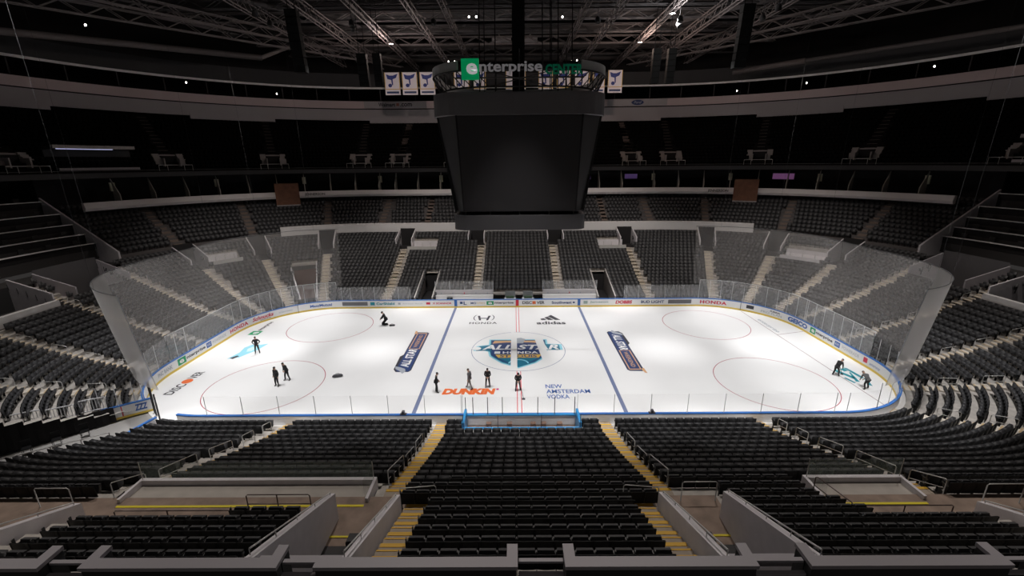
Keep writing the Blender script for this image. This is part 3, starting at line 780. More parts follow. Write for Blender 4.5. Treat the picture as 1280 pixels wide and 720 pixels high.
rail_loop([(5.35, -24.9, 4.27), (3.95, -24.9, 4.4)], 'grey rail guarding the end seats at the right landing', mid=False)
rail_loop([(8.0, -24.9, 4.3), (10.2-2.5+.0, -24.9, 4.3)], 'short grey rail at the head of the right ramp', mid=False) if False else None
rail_loop([(6.4, -24.6, 4.27), (7.8, -24.6, 4.27)], 'grey rail in front of the seats at the head of the right ramp', mid=False)
rail_loop([(-19.7, -24.8, 4.27), (-18.3, -24.8, 4.27)], 'grey rail loop behind the outer left block', mid=False)
rail_loop([(18.4, -24.8, 4.27), (19.9, -24.8, 4.27)], 'grey rail loop behind the outer right block', mid=False)
RB = mat('rail_brown_steel', (.12, .09, .085), .45, metal=.5)
rail_loop([(-15.4, -26.0, 4.27), (-13.4, -26.0, 4.27), (-11.0, -26.0, 4.27)], 'long dark rail in front of the upper left seats', mats=RB)
rail_loop([(-10.9, -25.2, 4.27), (-9.7, -25.2, 4.27), (-8.4, -25.2, 4.27)], 'dark rail in front of the upper left seats beside the ramp wall', mats=RB)
rail_loop([(12.4, -25.9, 4.27), (14.2, -25.9, 4.27), (16.0, -25.9, 4.27)], 'long dark rail in front of the upper right seats', mats=RB)
rail_loop([(11.95, -24.3, 4.27), (12.35, -25.8, 4.27)], 'short dark rail at the left corner of the right wheelchair platform', mats=RB)

# wheelchair platforms of the near side
def platform(label, x0, x1):
    t = thing('wheelchair_platform', label, 'platform', 'concrete viewing platforms of the near stand')
    MB().box(x0, x1, -24.75, -23.5, 3.3, 4.2).build('platform_deck', CONCL, t)
    b = MB(); b.box(x0, x1, -23.5, -23.32, 3.2, 4.45); b.box(x0-.12, x0, -24.6, -23.32, 3.2, 4.45); b.box(x1, x1+.12, -24.6, -23.32, 3.2, 4.45)
    b.build('kerb', WALLG, t)
    MB().box(x0, x1, -24.86, -24.75, 4.0, 4.29).build('yellow_line', LINEY, t)
    b = MB(); b.box(x0, x1, -23.42, -23.405, 4.45, 5.3)
    b.build('glass_screen', GLASSP, t)
    for x in (x0, x1): MB().tube([(x, -23.41, 4.4), (x, -23.41, 5.32)], .02).build('screen_post', STEEL, t)
    b = MB(); b.box(x1-.01, x1, -24.6, -23.42, 4.45, 5.3) if x0 < 0 else b.box(x0, x0+.01, -24.6, -23.42, 4.45, 5.3)
    b.build('side_glass', GLASSP, t)
platform('wide pale concrete platform with yellow rear line behind the left middle block', -16.6, -6.5)
platform('narrower pale concrete platform with yellow rear line behind the right middle block', 12.25, 16.25)

# ramp walls beside the near vomitories
def ramp_wall(label, x, z0, z1, rail=True, y1=-30.4, w=.24):
    t = thing('ramp_wall', label, 'wall', 'sloping grey ramp walls of the near stand')
    MB().prismx([(-25.45, 3.9), (-25.45, z0), (y1, z1), (y1, 3.9)][::-1], x-w/2, x+w/2).build('wall_panel', WALLG, t)
    if rail:
        b = MB(); k = 5; q = [(x, -25.6+(y1+.2+25.6)*i/(k-1), z0+(z1-z0)*i/(k-1)) for i in range(k)]
        b.tube([(a, c, d+.16) for a, c, d in q], .025, 6)
        for a, c, d in q: b.tube([(a, c, d-.05), (a, c, d+.16)], .016, 5)
        b.build('wall_rail', STEEL, t, True)
ramp_wall('sloping grey wall between the left ramp and the centre steps', -4.88, 5.38, 7.6)
ramp_wall('sloping grey wall on the outer side of the left ramp', -7.38, 5.45, 7.7)
ramp_wall('sloping grey wall between the right ramp and the centre steps', 5.26, 5.45, 7.6)
ramp_wall('sloping grey wall on the outer side of the right ramp', 7.72, 5.48, 7.6)
ramp_wall('sloping grey wall at the far left edge of the near stand', -17.3, 5.05, 7.4)
ramp_wall('sloping grey wall at the far right edge of the near stand', 17.5, 4.95, 7.3)
for x0, x1, s in ((-7.26, -5.0, 'left'), (5.38, 7.6, 'right')):
    b = MB(); b.box(x0, x1, -30.2, -30.0, 7.2, 7.42); tag(b.build('ramp_crossbar', LEDGE), 'pale bar crossing above the %s ramp' % s, 'beam')
    t = thing('ramp_equipment_box', 'black equipment box standing on the %s ramp' % s, 'box')
    xm = (x0+x1)/2+(.1 if s == 'left' else -.1)
    MB().box(xm-.3, xm+.3, -27.1, -26.7, 4.28, 4.8).build('case', DARK, t); MB().box(xm-.28, xm+.28, -27.08, -26.72, 4.8, 4.84).build('lid', DARKG, t)
    b = MB(); b.box(x0, x1, -26.38, -26.3, 4.27, 4.3); tag(b.build('step_line', LINEY), 'yellow line painted across the floor of the %s ramp' % s, 'floor line')
    b = MB(); b.box(x0, x1, -30.4, -26.75, 4.275, 4.29); tag(b.build('ramp_mat', DARKG), 'dark mat lying on the lower part of the %s ramp' % s, 'mat')

# ledge wall in the foreground: long caps with returns at their ends
def ledge_module(label, x0, x1, l0, l1):
    t = thing('ledge_wall', label, 'ledge wall', 'grey capped ledge walls in the foreground')
    Y, Z = -31.3, 8.62
    MB().box(x0, x1, Y-.14, Y+.14, Z-.10, Z).build('cap', LEDGE, t)
    MB().box(x0+.03, x1-.03, Y-.10, Y+.10, Z-2.4, Z-.10).build('wall_panel', DARKG, t)
    for s, e in ((l0, x0), (l1, x1)):
        if s: a = e if e == x0 else e-.26; MB().box(a, a+.26, Y+.14, Y+.50, Z-.10, Z).build('cap_return', LEDGE, t); MB().box(a+.03, a+.23, Y+.14, Y+.48, Z-2.4, Z-.1).build('return_panel', DARKG, t)
MODS = [('leftmost grey capped ledge wall, cut by the photo edge', -17, -11.5, 0, 1), ('grey capped ledge wall left of the left ramp', -10.55, -5.9, 1, 1),
        ('grey capped ledge wall just left of the centre gap', -5.05, -.28, 0, 1), ('grey capped ledge wall just right of the centre gap', .82, 5.3, 1, 1),
        ('grey capped ledge wall right of the right ramp', 6.5, 11.15, 1, 1), ('rightmost grey capped ledge wall, cut by the photo edge', 12.1, 17, 1, 0)]
for m in MODS: ledge_module(*m)
for i, (a, c) in enumerate(zip(MODS, MODS[1:])):
    t = thing('ledge_gate_rail', 'pale metal double rail closing the %s gap of the ledge wall from the left' % ORD[i], 'rail', 'rails closing the gaps of the ledge wall')
    for k, (dy, z) in enumerate(((.1, 8.45), (-.05, 8.22))): MB().box(a[2]+.02, c[1]-.02, -31.3+dy, -31.2+dy, z, z+.06).build('bar', LEDGE, t)
    MB().box(a[2]+.02, c[1]-.02, -31.36, -31.3, 6.3, 8.2).build('infill', DARK, t)

# ------------------------------------------------------------------ penalty box and timekeeper's bench at the near side
t = thing('penalty_box', 'blue framed penalty box with white bench at the near boards', 'penalty box')
b = MB(); b.box(-3.78, -3.62, -14.75, -13.08, 0, 1.5); b.box(3.78, 3.94, -14.75, -13.08, 0, 1.5); b.box(-3.78, 3.94, -14.83, -14.7, 1.08, 1.16); b.box(-3.78, 3.94, -13.2, -13.05, 1.0, 1.1)
b.build('blue_frame', mat('box_blue', (.03, .25, .55), .4), t)
b = MB(); b.box(-3.62, 3.78, -14.7, -14.6, 0, 1.1); b.build('back_panel', mat('pale_panel', (.85, .85, .88), .5), t)
MB().box(-3.5, 3.6, -14.5, -14.0, .35, .62).build('bench', WHITE, t)
MB().box(-3.6, 3.76, -13.98, -13.1, .02, .25).build('floor_mat', mat('brown_mat', (.14, .09, .07), .8), t)
for x in (-2.3, -.9, .7, 1.4, 2.5): MB().box(x, x+.35, -13.55, -13.25, .25, .62).build('stool', mat('brown_stool', (.18, .11, .08), .6), t)
for x in (-3.7, -3.2, -2.2, -1.2, 1.2, 2.35, 3.7): MB().tube([(x, -13.12, 1.08), (x, -13.12, 2.4)], .028).build('glass_post', DARKG, t)
for x in (-3.7, -1.45, 1.35, 3.86): MB().tube([(x, -14.75, 1.1), (x, -14.75, 2.1)], .022).build('rear_post', DARKG, t)
MB().box(-3.7, 3.86, -14.76, -14.75, 1.16, 2.05).build('rear_glass', GLASS, t)
MB().box(-3.6, 3.8, -13.0, -12.99, 1.08, 2.35).build('front_glass', GLASS, t)
MB().box(-3.8, 3.95, -14.98, -14.83, .95, 1.02).build('ledge', WHITE, t)
# small black robotic cameras on the near boards
for x, s in ((-8.0, 'left'), (9.0, 'right')):
    t = thing('board_camera', 'small black camera clamped on the near boards near the %s blue line' % s, 'camera', None, (x, -13.02, 1.08))
    MB().box(-.22, .22, -.1, .1, 0, .05).build('clamp', INK, t); MB().box(-.09, .09, -.12, .12, .05, .24).build('housing', INK, t)
    MB().tube([(0, .12, .15), (0, .2, .15)], .05, 10).build('lens', DARK, t)
t = thing('paint_sprayer', 'small black tool standing on the ice near the penalty box', 'tool', None, (.85, -12.4, 0))
MB().box(-.12, .1, -.08, .08, .02, .16).build('body', INK, t); MB().tube([(0, 0, .12), (-.22, .05, .4)], .02).build('handle', INK, t)

# ------------------------------------------------------------------ far side: player benches, tunnels, platforms
def bench(label, x0, x1):
    t = thing('players_bench', label, 'bench', 'white players benches at the far boards')
    MB().box(x0, x1, 14.55, 14.75, 0, 1.15).build('rear_wall', WHITE, t)
    MB().box(x0, x1, 14.0, 14.5, .40, .50).build('bench_seat', WHITE, t)
    MB().box(x0, x1, 15.0, 15.1, .7, 1.75).build('upper_wall', mat('bench_upper', (.62, .6, .62), .5), t)
    MB().box(x0, x1, 15.04, 15.06, 1.75, 2.9).build('glass_screen', GLASSD, t)
    for k in range(5): x = x0+(x1-x0)*k/4; MB().box(x-.02, x+.02, 15.0, 15.1, 1.75, 2.9).build('screen_post', ALU, t)
    for k in range(5): x = x0+(x1-x0)*(k+.5)/5; MB().box(x-.06, x+.06, 14.97, 15.0, 1.2, 1.4).build('name_plate', REDI if k == 2 else GREYI, t)
bench('long white players bench left of the centre line at the far boards', -10.6, -3.1)
bench('long white players bench right of the centre line at the far boards', 3.3, 10.3)
for x, s in ((-.9, 'left'), (1.4, 'right')):
    t = thing('timekeeper_table', 'small white table with green gear %s of the centre line' % s, 'table', None, (x, 14.2, 0))
    MB().box(-.75, .75, -.2, .2, .78, .84).build('table_top', WHITE, t)
    for a in (-.7, .66): MB().box(a, a+.04, -.18, .18, 0, .78).build('leg', WHITE, t)
    MB().box(-.65, .65, .3, .36, .2, 1.7).build('back_panel', mat('glass_grey', (.32, .33, .33), .5), t)
    MB().box(-.5, .5, -.15, .12, .84, 1.1).build('green_gear', mat('dull_green', (.07, .13, .07), .6), t)
t = thing('equipment_case', 'small black case on the left players bench', 'case', None, (-8.7, 14.4, .5))
MB().box(-.35, .35, -.15, .15, 0, .4).build('case', INK, t); MB().box(-.1, .1, -.17, -.15, .3, .36).build('handle', STEEL, t)
def hole_walls(name, label, u0, u1, ra, rb, m, top=.95, floor=None, backz=None, inner=DARK, lift=.0):
    """side walls, floor and dark back of an opening in the terraces; ids as one thing"""
    t = thing(name, label, 'tunnel entrance')
    d0, d1 = dF(ra), dF(rb+1); fz = FL[ra]-.3 if floor is None else floor
    for u, s in ((u0, -1), (u1, 1)):
        n = nrm(u % UT); tg = (pos((u+.2) % UT, (d0+d1)/2)-pos(u % UT, (d0+d1)/2)).normalized()*s
        b = MB(); a, c = pos(u % UT, d0), pos(u % UT, d1); z0, z1 = FL[ra]+top+lift, FL[rb]+top+lift
        q = [a, a+tg*.14, c+tg*.14, c]
        vs = [(p.x, p.y, fz) for p in q]+[(q[0].x, q[0].y, z0), (q[1].x, q[1].y, z0), (q[2].x, q[2].y, z1), (q[3].x, q[3].y, z1)]
        b.hexa(vs); b.build('side_wall', m, t)
    us = urange(u0, u1, 3); b = MB(); sweep(b, us, [(d0, fz+.01), (d1, fz+.01)]); sweep(b, us, [(d1, fz), (d1, FL[rb]+(.3 if backz is None else backz))])
    b.build('dark_passage', inner, t); return t
hole_walls('player_tunnel', 'black players tunnel with pale side walls behind the left bench', uFar(-10.85), uFar(-12.95), 0, 8, mat('tunnel_wall_pale', (.45, .43, .42), .6), .75, 0)
hole_walls('player_tunnel', 'black players tunnel with pale side walls behind the right bench', uFar(12.35), uFar(10.35), 0, 8, mat('tunnel_wall_pale', (.45, .43, .42), .6), .75, 0)
for x, s in ((-6.2, 'left of centre'), (6.05, 'right of centre'), (-17.2, 'at the left'), (17.1, 'at the right')):
    hole_walls('vomitory', 'dark stair opening with grey walls high in the far stand %s' % s, uFar(x+1.15), uFar(x-1.15), 18 if abs(x) < 10 else 17, 20, WALLG, 1.25, backz=1.4)
for fn, s in ((uFL, 'left'), (uFR, 'right')):
    for a, w in ((72.5, 'nearest the side'), (50.3, 'in the middle'), (30.1, 'nearest the end')):
        e = sorted((fn(a-2.6), fn(a+2.6))); hole_walls('vomitory', 'dark stair opening high in the far %s corner, %s' % (s, w), e[0], e[1], 16, 20, WALLG, 1.2, backz=1.4)
hole_walls('equipment_tunnel', 'brown lit service tunnel opening behind the far left corner glass', uFL(68.5), uFL(58.5), 1, 12, WALLG, .5, 0, backz=-.6, inner=mat('tunnel_brown', (.13, .075, .06), .8))
# grey walled bays at both ends
for s, a, c in (('left', uFL(8.5), uEL(1.8)), ('right', uER(1.8), uFR(8.5))):
    e = sorted((a, c)); hole_walls('vomitory', 'wide pale walled opening in the middle of the %s end stand' % s, e[0], e[1], 16, 20, LEDGE, 1.3, floor=FL[15]-.4, backz=1.6, inner=mat('bay_inside', (.10, .095, .1), .8))
for s, a, c in (('left', uEL(-.6), uNL(9)), ('right', uNR(9), uER(-.6))):
    e = sorted((a, c)); hole_walls('vomitory', 'dark glass walled bay on the near side of the %s end stand' % s, e[0], e[1], 16, 20, WALLG, 1.3, floor=FL[15], backz=.6, inner=DARKG)
    us = urange(e[0], e[1], 3); b = MB(); sweep(b, us, [(dF(16)-.55, FL[15]+.1), (dF(16)-.55, FL[15]+1.0), (dF(16)-.1, FL[15]+1.0), (dF(16)-.1, FL[15]+.1)], closed=True)
    tag(b.build('front_ledge', mat('pale_ledge', (.8, .78, .78), .6)), 'thick pale ledge along the front of the near bay of the %s end stand' % s, 'ledge')
def far_platform(label, u0, u1, ra, rb, m):
    t = thing('viewing_platform', label, 'platform', 'pale viewing platforms of the far stands'); us = urange(min(u0, u1), max(u0, u1), 3)
    z = FL[ra]+.25
    b = MB(); sweep(b, us, [(dF(ra), FL[ra-1]-.1), (dF(ra), z+.75), (dF(ra)+.16, z+.75), (dF(ra)+.16, z), (dF(rb+1), z), (dF(rb+1), FL[rb]-.3)], closed=True); b.build('deck', m, t)
    b = MB(); sweep(b, us, [(dF(rb)+.2, z), (dF(rb)+.2, z+1.15)]); b.build('rear_wall', WALLG, t)
    for k in range(3):
        u = us[0]+(us[-1]-us[0])*(.2+.3*k); n = nrm(u); b = MB(); b.obox(pos(u, dF(ra)+1.0), n, Vector((-n.y, n.x, 0)), .03, .03, z, z+1.15); b.build('post', STEEL, t)
PLW = mat('platform_white', (.48, .47, .45), .6)
far_platform('white viewing platform in the far stand left of the scoreboard', uFar(-12.2), uFar(-16.35), 15, 18, PLW)
far_platform('white viewing platform in the far stand right of the scoreboard', uFar(16.4), uFar(12.4), 15, 18, PLW)
far_platform('pale viewing platform seen through the net in the far left corner', uFL(43), uFL(33.2), 15, 18, PLW)
far_platform('grey viewing platform seen through the net in the far right corner', uFR(33.2), uFR(46.5), 14, 18, WALLG)

# corner tunnel at the near left: black curtain wall, fence, floor
def W2(px, py, z): return (px, py, z)
DT = Vector((-.74, -.67, 0)).normalized(); NT = Vector((-DT.y, DT.x, 0))
A0 = Vector((-28.9, -12.0, 0)); B0 = Vector((-26.3, -15.2, 0))
t = thing('tunnel_curtain', 'long black curtain wall along the left corner tunnel', 'curtain')
b = MB()
for k in range(40):
    p, q = A0+DT*(k*.35), A0+DT*((k+1)*.35); off = NT*(.06*(-1)**k)
    b.quad((p.x+off.x, p.y+off.y, 0), (q.x-off.x, q.y-off.y, 0), (q.x-off.x, q.y-off.y, max(1.0, zprof(.35*k+1.6))+.15), (p.x+off.x, p.y+off.y, max(1.0, zprof(.35*k+1.3))+.15))
b.build('curtain', DARK, t)
t = thing('baluster_fence', 'stepped pale baluster fence on top of the black curtain wall', 'fence')
for k in range(7):
    p = A0+DT*(.3+k*1.55)+NT*-.1; q = p+DT*1.3; z = max(1.0, zprof(1.2+1.55*k))+.2
    b = MB()
    for zz in (z, z+.85): b.tube([(p.x, p.y, zz), (q.x, q.y, zz+.12)], .045, 5)
    for j in range(9): m = p.lerp(q, j/8); b.tube([(m.x, m.y, z+.12*j/8), (m.x, m.y, z+.85+.12*j/8)], .028, 4)
    b.build('fence_panel', ALU, t)
t = thing('tunnel_fence', 'long low steel rail fence along the near side of the corner tunnel', 'fence')
for z in (.35, .7, 1.05):
    p, q = B0, B0+DT*13; MB().tube([(p.x, p.y, z+.2), (q.x, q.y, z+1.2)], .03, 6).build('rail', STEEL, t)
for k in range(11):
    m = B0+DT*(1.3*k); MB().tube([(m.x, m.y, 0), (m.x, m.y, 1.25+.1*k)], .028, 5).build('post', STEEL, t)
b = MB(); q = [B0, B0+DT*13, B0+DT*13-NT*.0+Vector((1.2, -1.6, 0)), B0+Vector((.5, -.5, 0))]
b.add([(p.x, p.y, z) for p, z in zip(q, (.2, 1.0, 1.0, .2))], ((0, 1, 2, 3),)); tag(b.build('ramp_slab', mat('rosy_concrete', (.34, .25, .22), .8, var=.2, scale=2)), 'worn pinkish concrete ramp beside the tunnel rail fence', 'ramp')
for k in range(6):
    p = A0+DT*(1.6+k*1.35)-NT*-1.0
    t = thing('folding_chair', 'black folding chair in the dark corner tunnel, %s from the ice' % ORD[k], 'chair', 'chairs in the corner tunnel', (p.x, p.y, 0), math.atan2(DT.y, DT.x))
    MB().box(-.22, .22, -.22, .2, .42, .46).build('seat', SEAT, t); MB().box(-.22, .22, -.26, -.22, .46, .9).build('backrest', SEAT, t)
    for a in (-.2, .18):
        for c in (-.2, .17): MB().box(a, a+.025, c, c+.025, 0, .42).build('leg', SEATF, t)
for k, (x, y, h) in enumerate(((-26.95, -11.0, 2.6), (-26.55, -11.35, 2.7), (-25.2, -12.62, 2.5))):
    t = thing('glass_gate_post', 'dark upright post %s at the opened near left corner' % ('furthest left', 'in the middle', 'furthest right')[k] if False else 'dark upright post at the opened near left corner, %s' % ('furthest left', 'in the middle', 'nearest the centre')[k], 'post')
    MB().tube([(x, y, 0), (x, y, h)], .05, 8).build('pole', DARKG, t); MB().box(x-.1, x+.1, y-.1, y+.1, 0, .06).build('foot', STEEL, t)
# short boards leaving the corner
t = thing('corner_board', 'short white board with blue rail at the near left corner of the ice', 'rink board', None, (-24.95, -13.15, 0), math.radians(-103))
MB().box(0, 1.9, -.06, .06, 0, 1.0).build('panel', WHITE, t); MB().box(0, 1.9, -.1, .1, 1.0, 1.08).build('cap_rail', BLUE, t)

# ------------------------------------------------------------------ upper part of the bowl
CL0, CL1 = uFR(15), uFL(15)
# club rows above the lower bowl
NR = 11
def dC(k): return 17.4+.86*k
def zC(k): return 7.35+.48*k
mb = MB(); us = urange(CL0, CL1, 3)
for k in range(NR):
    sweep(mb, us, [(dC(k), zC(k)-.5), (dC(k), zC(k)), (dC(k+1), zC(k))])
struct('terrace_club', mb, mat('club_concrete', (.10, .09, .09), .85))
cs = []
CAIS = [uFR(30.1), uFR(50.3), uFR(72.5), uFar(22), uFar(14.5), uFar(8.5), uFar(2.5), uFar(-2.5), uFar(-8.5), uFar(-14.5), uFar(-22), uFL(72.5), uFL(50.3), uFL(30.1)]
for k in range(NR):
    d = dC(k)+.65; u = CL0+1
    while u < CL1-1:
        st = .6/lpu(u, d)
        if all(abs(u-a)*lpu(a, d) > .75 for a in CAIS):
            n = nrm(u); cs.append((P3(u, d, zC(k)), math.atan2(-n.y, -n.x)-math.pi/2))
        u += st
seat_stuff('club_seats', cs, SEAT, 'black seats of the club level behind the far parapet and in the corners', m2=SEATC)
for i, a in enumerate(CAIS):
    t = thing('aisle_stairs', 'dim steps climbing the club level, %s aisle from the right' % ORD[i], 'stairs', 'stairs of the club level')
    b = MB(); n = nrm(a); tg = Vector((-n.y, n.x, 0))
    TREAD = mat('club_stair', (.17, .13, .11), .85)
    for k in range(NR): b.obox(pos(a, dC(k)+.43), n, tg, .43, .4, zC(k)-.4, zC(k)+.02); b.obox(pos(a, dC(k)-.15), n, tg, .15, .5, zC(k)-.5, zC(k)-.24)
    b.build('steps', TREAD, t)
def band(name, label, u0, u1, prof, m, cat='fascia', st=3, kind=None):
    b = MB(); sweep(b, urange(u0, u1, st), prof, closed=True); o = b.build(name, m)
    return tag(o, label, cat) if not kind else tag(o, kind='structure')
band('parapet', 'long pale parapet at the front of the far club level', uFR(58), uFL(58), [(17.1, 7.0), (17.1, 8.35), (17.5, 8.45), (17.5, 7.0)], mat('parapet_grey', (.62, .60, .60), .6), 'parapet')
# fascia below the suites
band('suite_fascia', '', CL0+3, CL1-3, [(23.9, 12.25), (23.7, 12.6), (23.9, 13.25), (24.3, 13.25), (24.3, 12.25)], mat('club_fascia_white', (.75, .70, .70), .6), kind=1)
band('suite_soffit', '', CL0+3, CL1-3, [(24.3, 12.1), (24.3, 12.25), (31, 12.5), (31, 12.3)], DARKG, kind=1)
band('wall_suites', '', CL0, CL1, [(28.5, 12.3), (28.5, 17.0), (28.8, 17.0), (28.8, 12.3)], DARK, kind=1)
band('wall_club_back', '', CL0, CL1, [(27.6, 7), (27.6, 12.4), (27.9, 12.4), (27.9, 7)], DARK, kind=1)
# suite partitions and what shows inside
k = 0; u = CL0+10; parts = []
while u < CL1-8:
    parts.append(u); u += 3.9/lpu(u, 24)
for k, u in enumerate(parts):
    n = nrm(u); tg = Vector((-n.y, n.x, 0)); t = thing('suite_partition', 'pale thin partition between the dark suites, %s from the right' % (ORD[k] if k < 24 else '%s after the twentieth' % ORD[k-20]), 'partition', 'partitions between the suites')
    b = MB(); a, c = pos(u, 24.4), pos(u, 26.0)
    q = [a-tg*.05, a+tg*.05, c+tg*.05, c-tg*.05]
    if n.cross(tg).z < 0: q.reverse()
    b.hexa([(p.x, p.y, 12.6) for p in q]+[(q[0].x, q[0].y, 14.0), (q[1].x, q[1].y, 14.0), (q[2].x, q[2].y, 16.0), (q[3].x, q[3].y, 16.0)])
    b.build('panel', mat('partition_paint', (.38, .35, .31), .7), t)
    if k % 3 == 0:
        b = MB(); b.obox(pos(u, 25.9), n, tg, .12, .28, 14.4, 15.5); b.build('wall_lamp_shade', mat('cream_shade', (.6, .56, .42), .7), t)
def screen(label, u, z, w, h, col, e):
    t = thing('suite_television', label, 'television'); n = nrm(u); tg = Vector((-n.y, n.x, 0))
    b = MB(); b.obox(pos(u, 28.3), n, tg, .05, w/2+.06, z-h/2-.06, z+h/2+.06); b.build('casing', DARKG, t)
    b = MB(); b.obox(pos(u, 28.22), n, tg, .02, w/2, z-h/2, z+h/2); b.build('screen', mat('screen_%s' % label[:12].replace(' ', '_'), col, .5, emit=e), t)
screen('violet glowing screen in the suites just right of the scoreboard', uFar(12.2), 15.0, 2.4, .9, (.35, .2, .55), .12)
screen('purple glowing screen in the suites right of centre', uFar(23.6)+3, 15.0, 2.2, .8, (.28, .16, .5), .10)
screen('orange and purple glowing screen in the far right suites', uFR(54), 15.0, 3.0, .9, (.5, .2, .5), .14)
screen('orange glowing sign in the suites just left of the scoreboard', uFar(-9.3), 15.1, .9, .5, (.8, .25, .12), .2)
for sx, s in ((-1, 'left'), (1, 'right')):
    u = uFar(sx*28.5) if False else (uFL(62) if sx < 0 else uFR(62))
    t = thing('wooden_tower', 'brown timber clad block interrupting the suite front on the %s' % s, 'timber block'); n = nrm(u); tg = Vector((-n.y, n.x, 0))
    b = MB(); b.obox(pos(u, 24.6), n, tg, 1.1, 1.75, 11.2, 14.6); b.build('cladding', WOOD, t)
    b = MB(); b.obox(pos(u, 23.55), n, tg, .06, 1.75, 11.0, 11.25); b.build('lower_rail', FASC, t)
for fn, s in ((uFL, 'left'), (uFR, 'right')):
    b = MB(); uu = (fn(72), fn(66.5))
    text_board(b, 'JENNERSON', max(uu), min(uu), 12.5, 13.0, d=23.66, bold=.02)
    tag(b.build('fascia_lettering', INK), 'small dark arched lettering on the fascia beside the %s timber block' % s, 'lettering')
# upper deck
DK0, DK1 = uNR(8), uNL(8)
band('deck_edge', '', DK0, DK1, [(23.8, 16.15), (23.8, 16.75), (24.4, 16.75), (24.4, 16.15)], DARKG, kind=1)
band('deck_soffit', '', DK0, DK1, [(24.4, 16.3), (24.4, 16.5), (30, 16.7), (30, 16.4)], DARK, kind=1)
band('deck_rail', 'thin grey rail running along the front of the upper deck', DK0, DK1, [(23.9, 17.0), (23.9, 17.04), (23.94, 17.04), (23.94, 17.0)], mat('deck_rail_grey', (.12, .12, .12), .6), 'rail')
NU = 15
def dU(k): return 25.3+.80*k
def zU(k): return 16.9+.56*k
mb = MB(); us = urange(DK0, DK1, 4)
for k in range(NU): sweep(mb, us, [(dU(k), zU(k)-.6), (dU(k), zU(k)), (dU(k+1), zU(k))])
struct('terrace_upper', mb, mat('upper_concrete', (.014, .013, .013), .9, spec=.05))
UA = [uFar(x) for x in (20.2, 10.2, -10.2, -20.2)]+[uFR(a) for a in (82, 60, 38, 12)]+[uFL(a) for a in (82, 60, 38, 12)]
UA = sorted(UA); us_ = []
for k in range(NU):
    d = dU(k)+.6; u = DK0+1
    while u < DK1-1:
        if all(abs(u-a)*lpu(a, d) > (.8 if k > 4 else 1.7) for a in UA):
            n = nrm(u); us_.append((P3(u, d, zU(k)), math.atan2(-n.y, -n.x)-math.pi/2))
        u += .6/lpu(u, d)
seat_stuff('upper_deck_seats', us_, mat('upper_seat_black', (.006, .006, .006), .9, spec=.05), 'rows of black seats in the dark upper deck')
PG = mat('portal_frame', (.34, .31, .30), .6)
for i, u in enumerate(UA):
    n = nrm(u); tg = Vector((-n.y, n.x, 0))
    t = thing('upper_portal', 'dark upper deck stair portal with pale frame, %s from the right' % ORD[i], 'portal', 'stair portals of the upper deck')
    b = MB()
    for s in (-1, 1):
        q = pos(u, dU(1)+1.1)+tg*s*.95; b.obox(q, n, tg, 1.1, .07, zU(0), zU(2)+.55)
    b.obox(pos(u, dU(2)+1.3), n, tg, .08, 1.0, zU(3)+.35, zU(3)+.55); b.build('frame', PG, t)
    b = MB(); b.obox(pos(u, dU(0)+1.0), n, tg, .9, .85, zU(0)-.3, zU(0)+.05); b.obox(pos(u, dU(3)), n, tg, .05, .88, zU(0), zU(3)+.3); b.build('opening', DARK, t)
    for s in (-1, 1):
        b = MB()
        for kk in range(5): b.obox(pos(u, dU(2)+.3*kk)+tg*s*1.45, n, tg, .15, .4, zU(2)-.3, zU(2)+.2+.25*kk)
        b.build('side_steps', PG, t)
    b = MB(); p0, p1 = pos(u, dU(0)-.2)-tg*2.0, pos(u, dU(0)-.2)+tg*2.0
    b.tube([(p0.x, p0.y, zU(0)+.75), (p1.x, p1.y, zU(0)+.75)], .04, 5)
    for s in (-2, -1, 1, 2): p = pos(u, dU(0)-.2)+tg*s; b.tube([(p.x, p.y, zU(0)), (p.x, p.y, zU(0)+.75)], .03, 4)
    b.build('front_rail', mat('portal_rail', (.5, .48, .46), .5), t)
    b = MB()
    for kk in range(4, NU): b.obox(pos(u, dU(kk)+.4), n, tg, .4, .55, zU(kk)-.4, zU(kk)+.03)
    b.build('upper_steps', mat('upper_step', (.24, .19, .17), .8), t)
# control boxes of the upper deck
for s, a, c, lit in (('left', uFL(17), uFL(31), 1), ('right', uFR(12), uFR(2), 0)):
    e0, e1 = min(a, c), max(a, c)
    t = thing('press_box', 'dark open press box in the %s upper deck with a %s edge' % (s, 'lit' if lit else 'pale'), 'press box')
    us = urange(e0, e1, 3); b = MB(); sweep(b, us, [(dU(0), zU(0)+.2), (dU(0), zU(0)+.5), (dU(0)+.2, zU(0)+.5), (dU(0)+.2, zU(0)+.2)], closed=True); b.build('front_ledge', LEDGE, t)
    b = MB(); sweep(b, us, [(dU(3), zU(0)+.2), (dU(3), zU(3)+1.35), (dU(0)+.3, zU(3)+1.5), (dU(0)+.3, zU(3)+1.1), (dU(3)-.2, zU(3)+1.0), (dU(3)-.2, zU(0)+.2)], closed=True); b.build('shell', [DARKG], t)
    b = MB(); sweep(b, us, [(dU(0)+.25, zU(3)+1.1), (dU(0)+.25, zU(3)+1.5), (dU(0)+.32, zU(3)+1.5), (dU(0)+.32, zU(3)+1.1)], closed=True); b.build('roof_edge', PG, t)
    if lit:
        b = MB(); sweep(b, urange(uFL(31) if False else e0+4, e1-.5, 2), [(dU(0)+.3, zU(3)+1.0), (dU(0)+.3, zU(3)+1.09), (dU(0)+.36, zU(3)+1.09), (dU(0)+.36, zU(3)+1.0)], closed=True)
        b.build('light_strip', mat('cool_strip_light', (.55, .58, .9), .5, emit=.55), t)
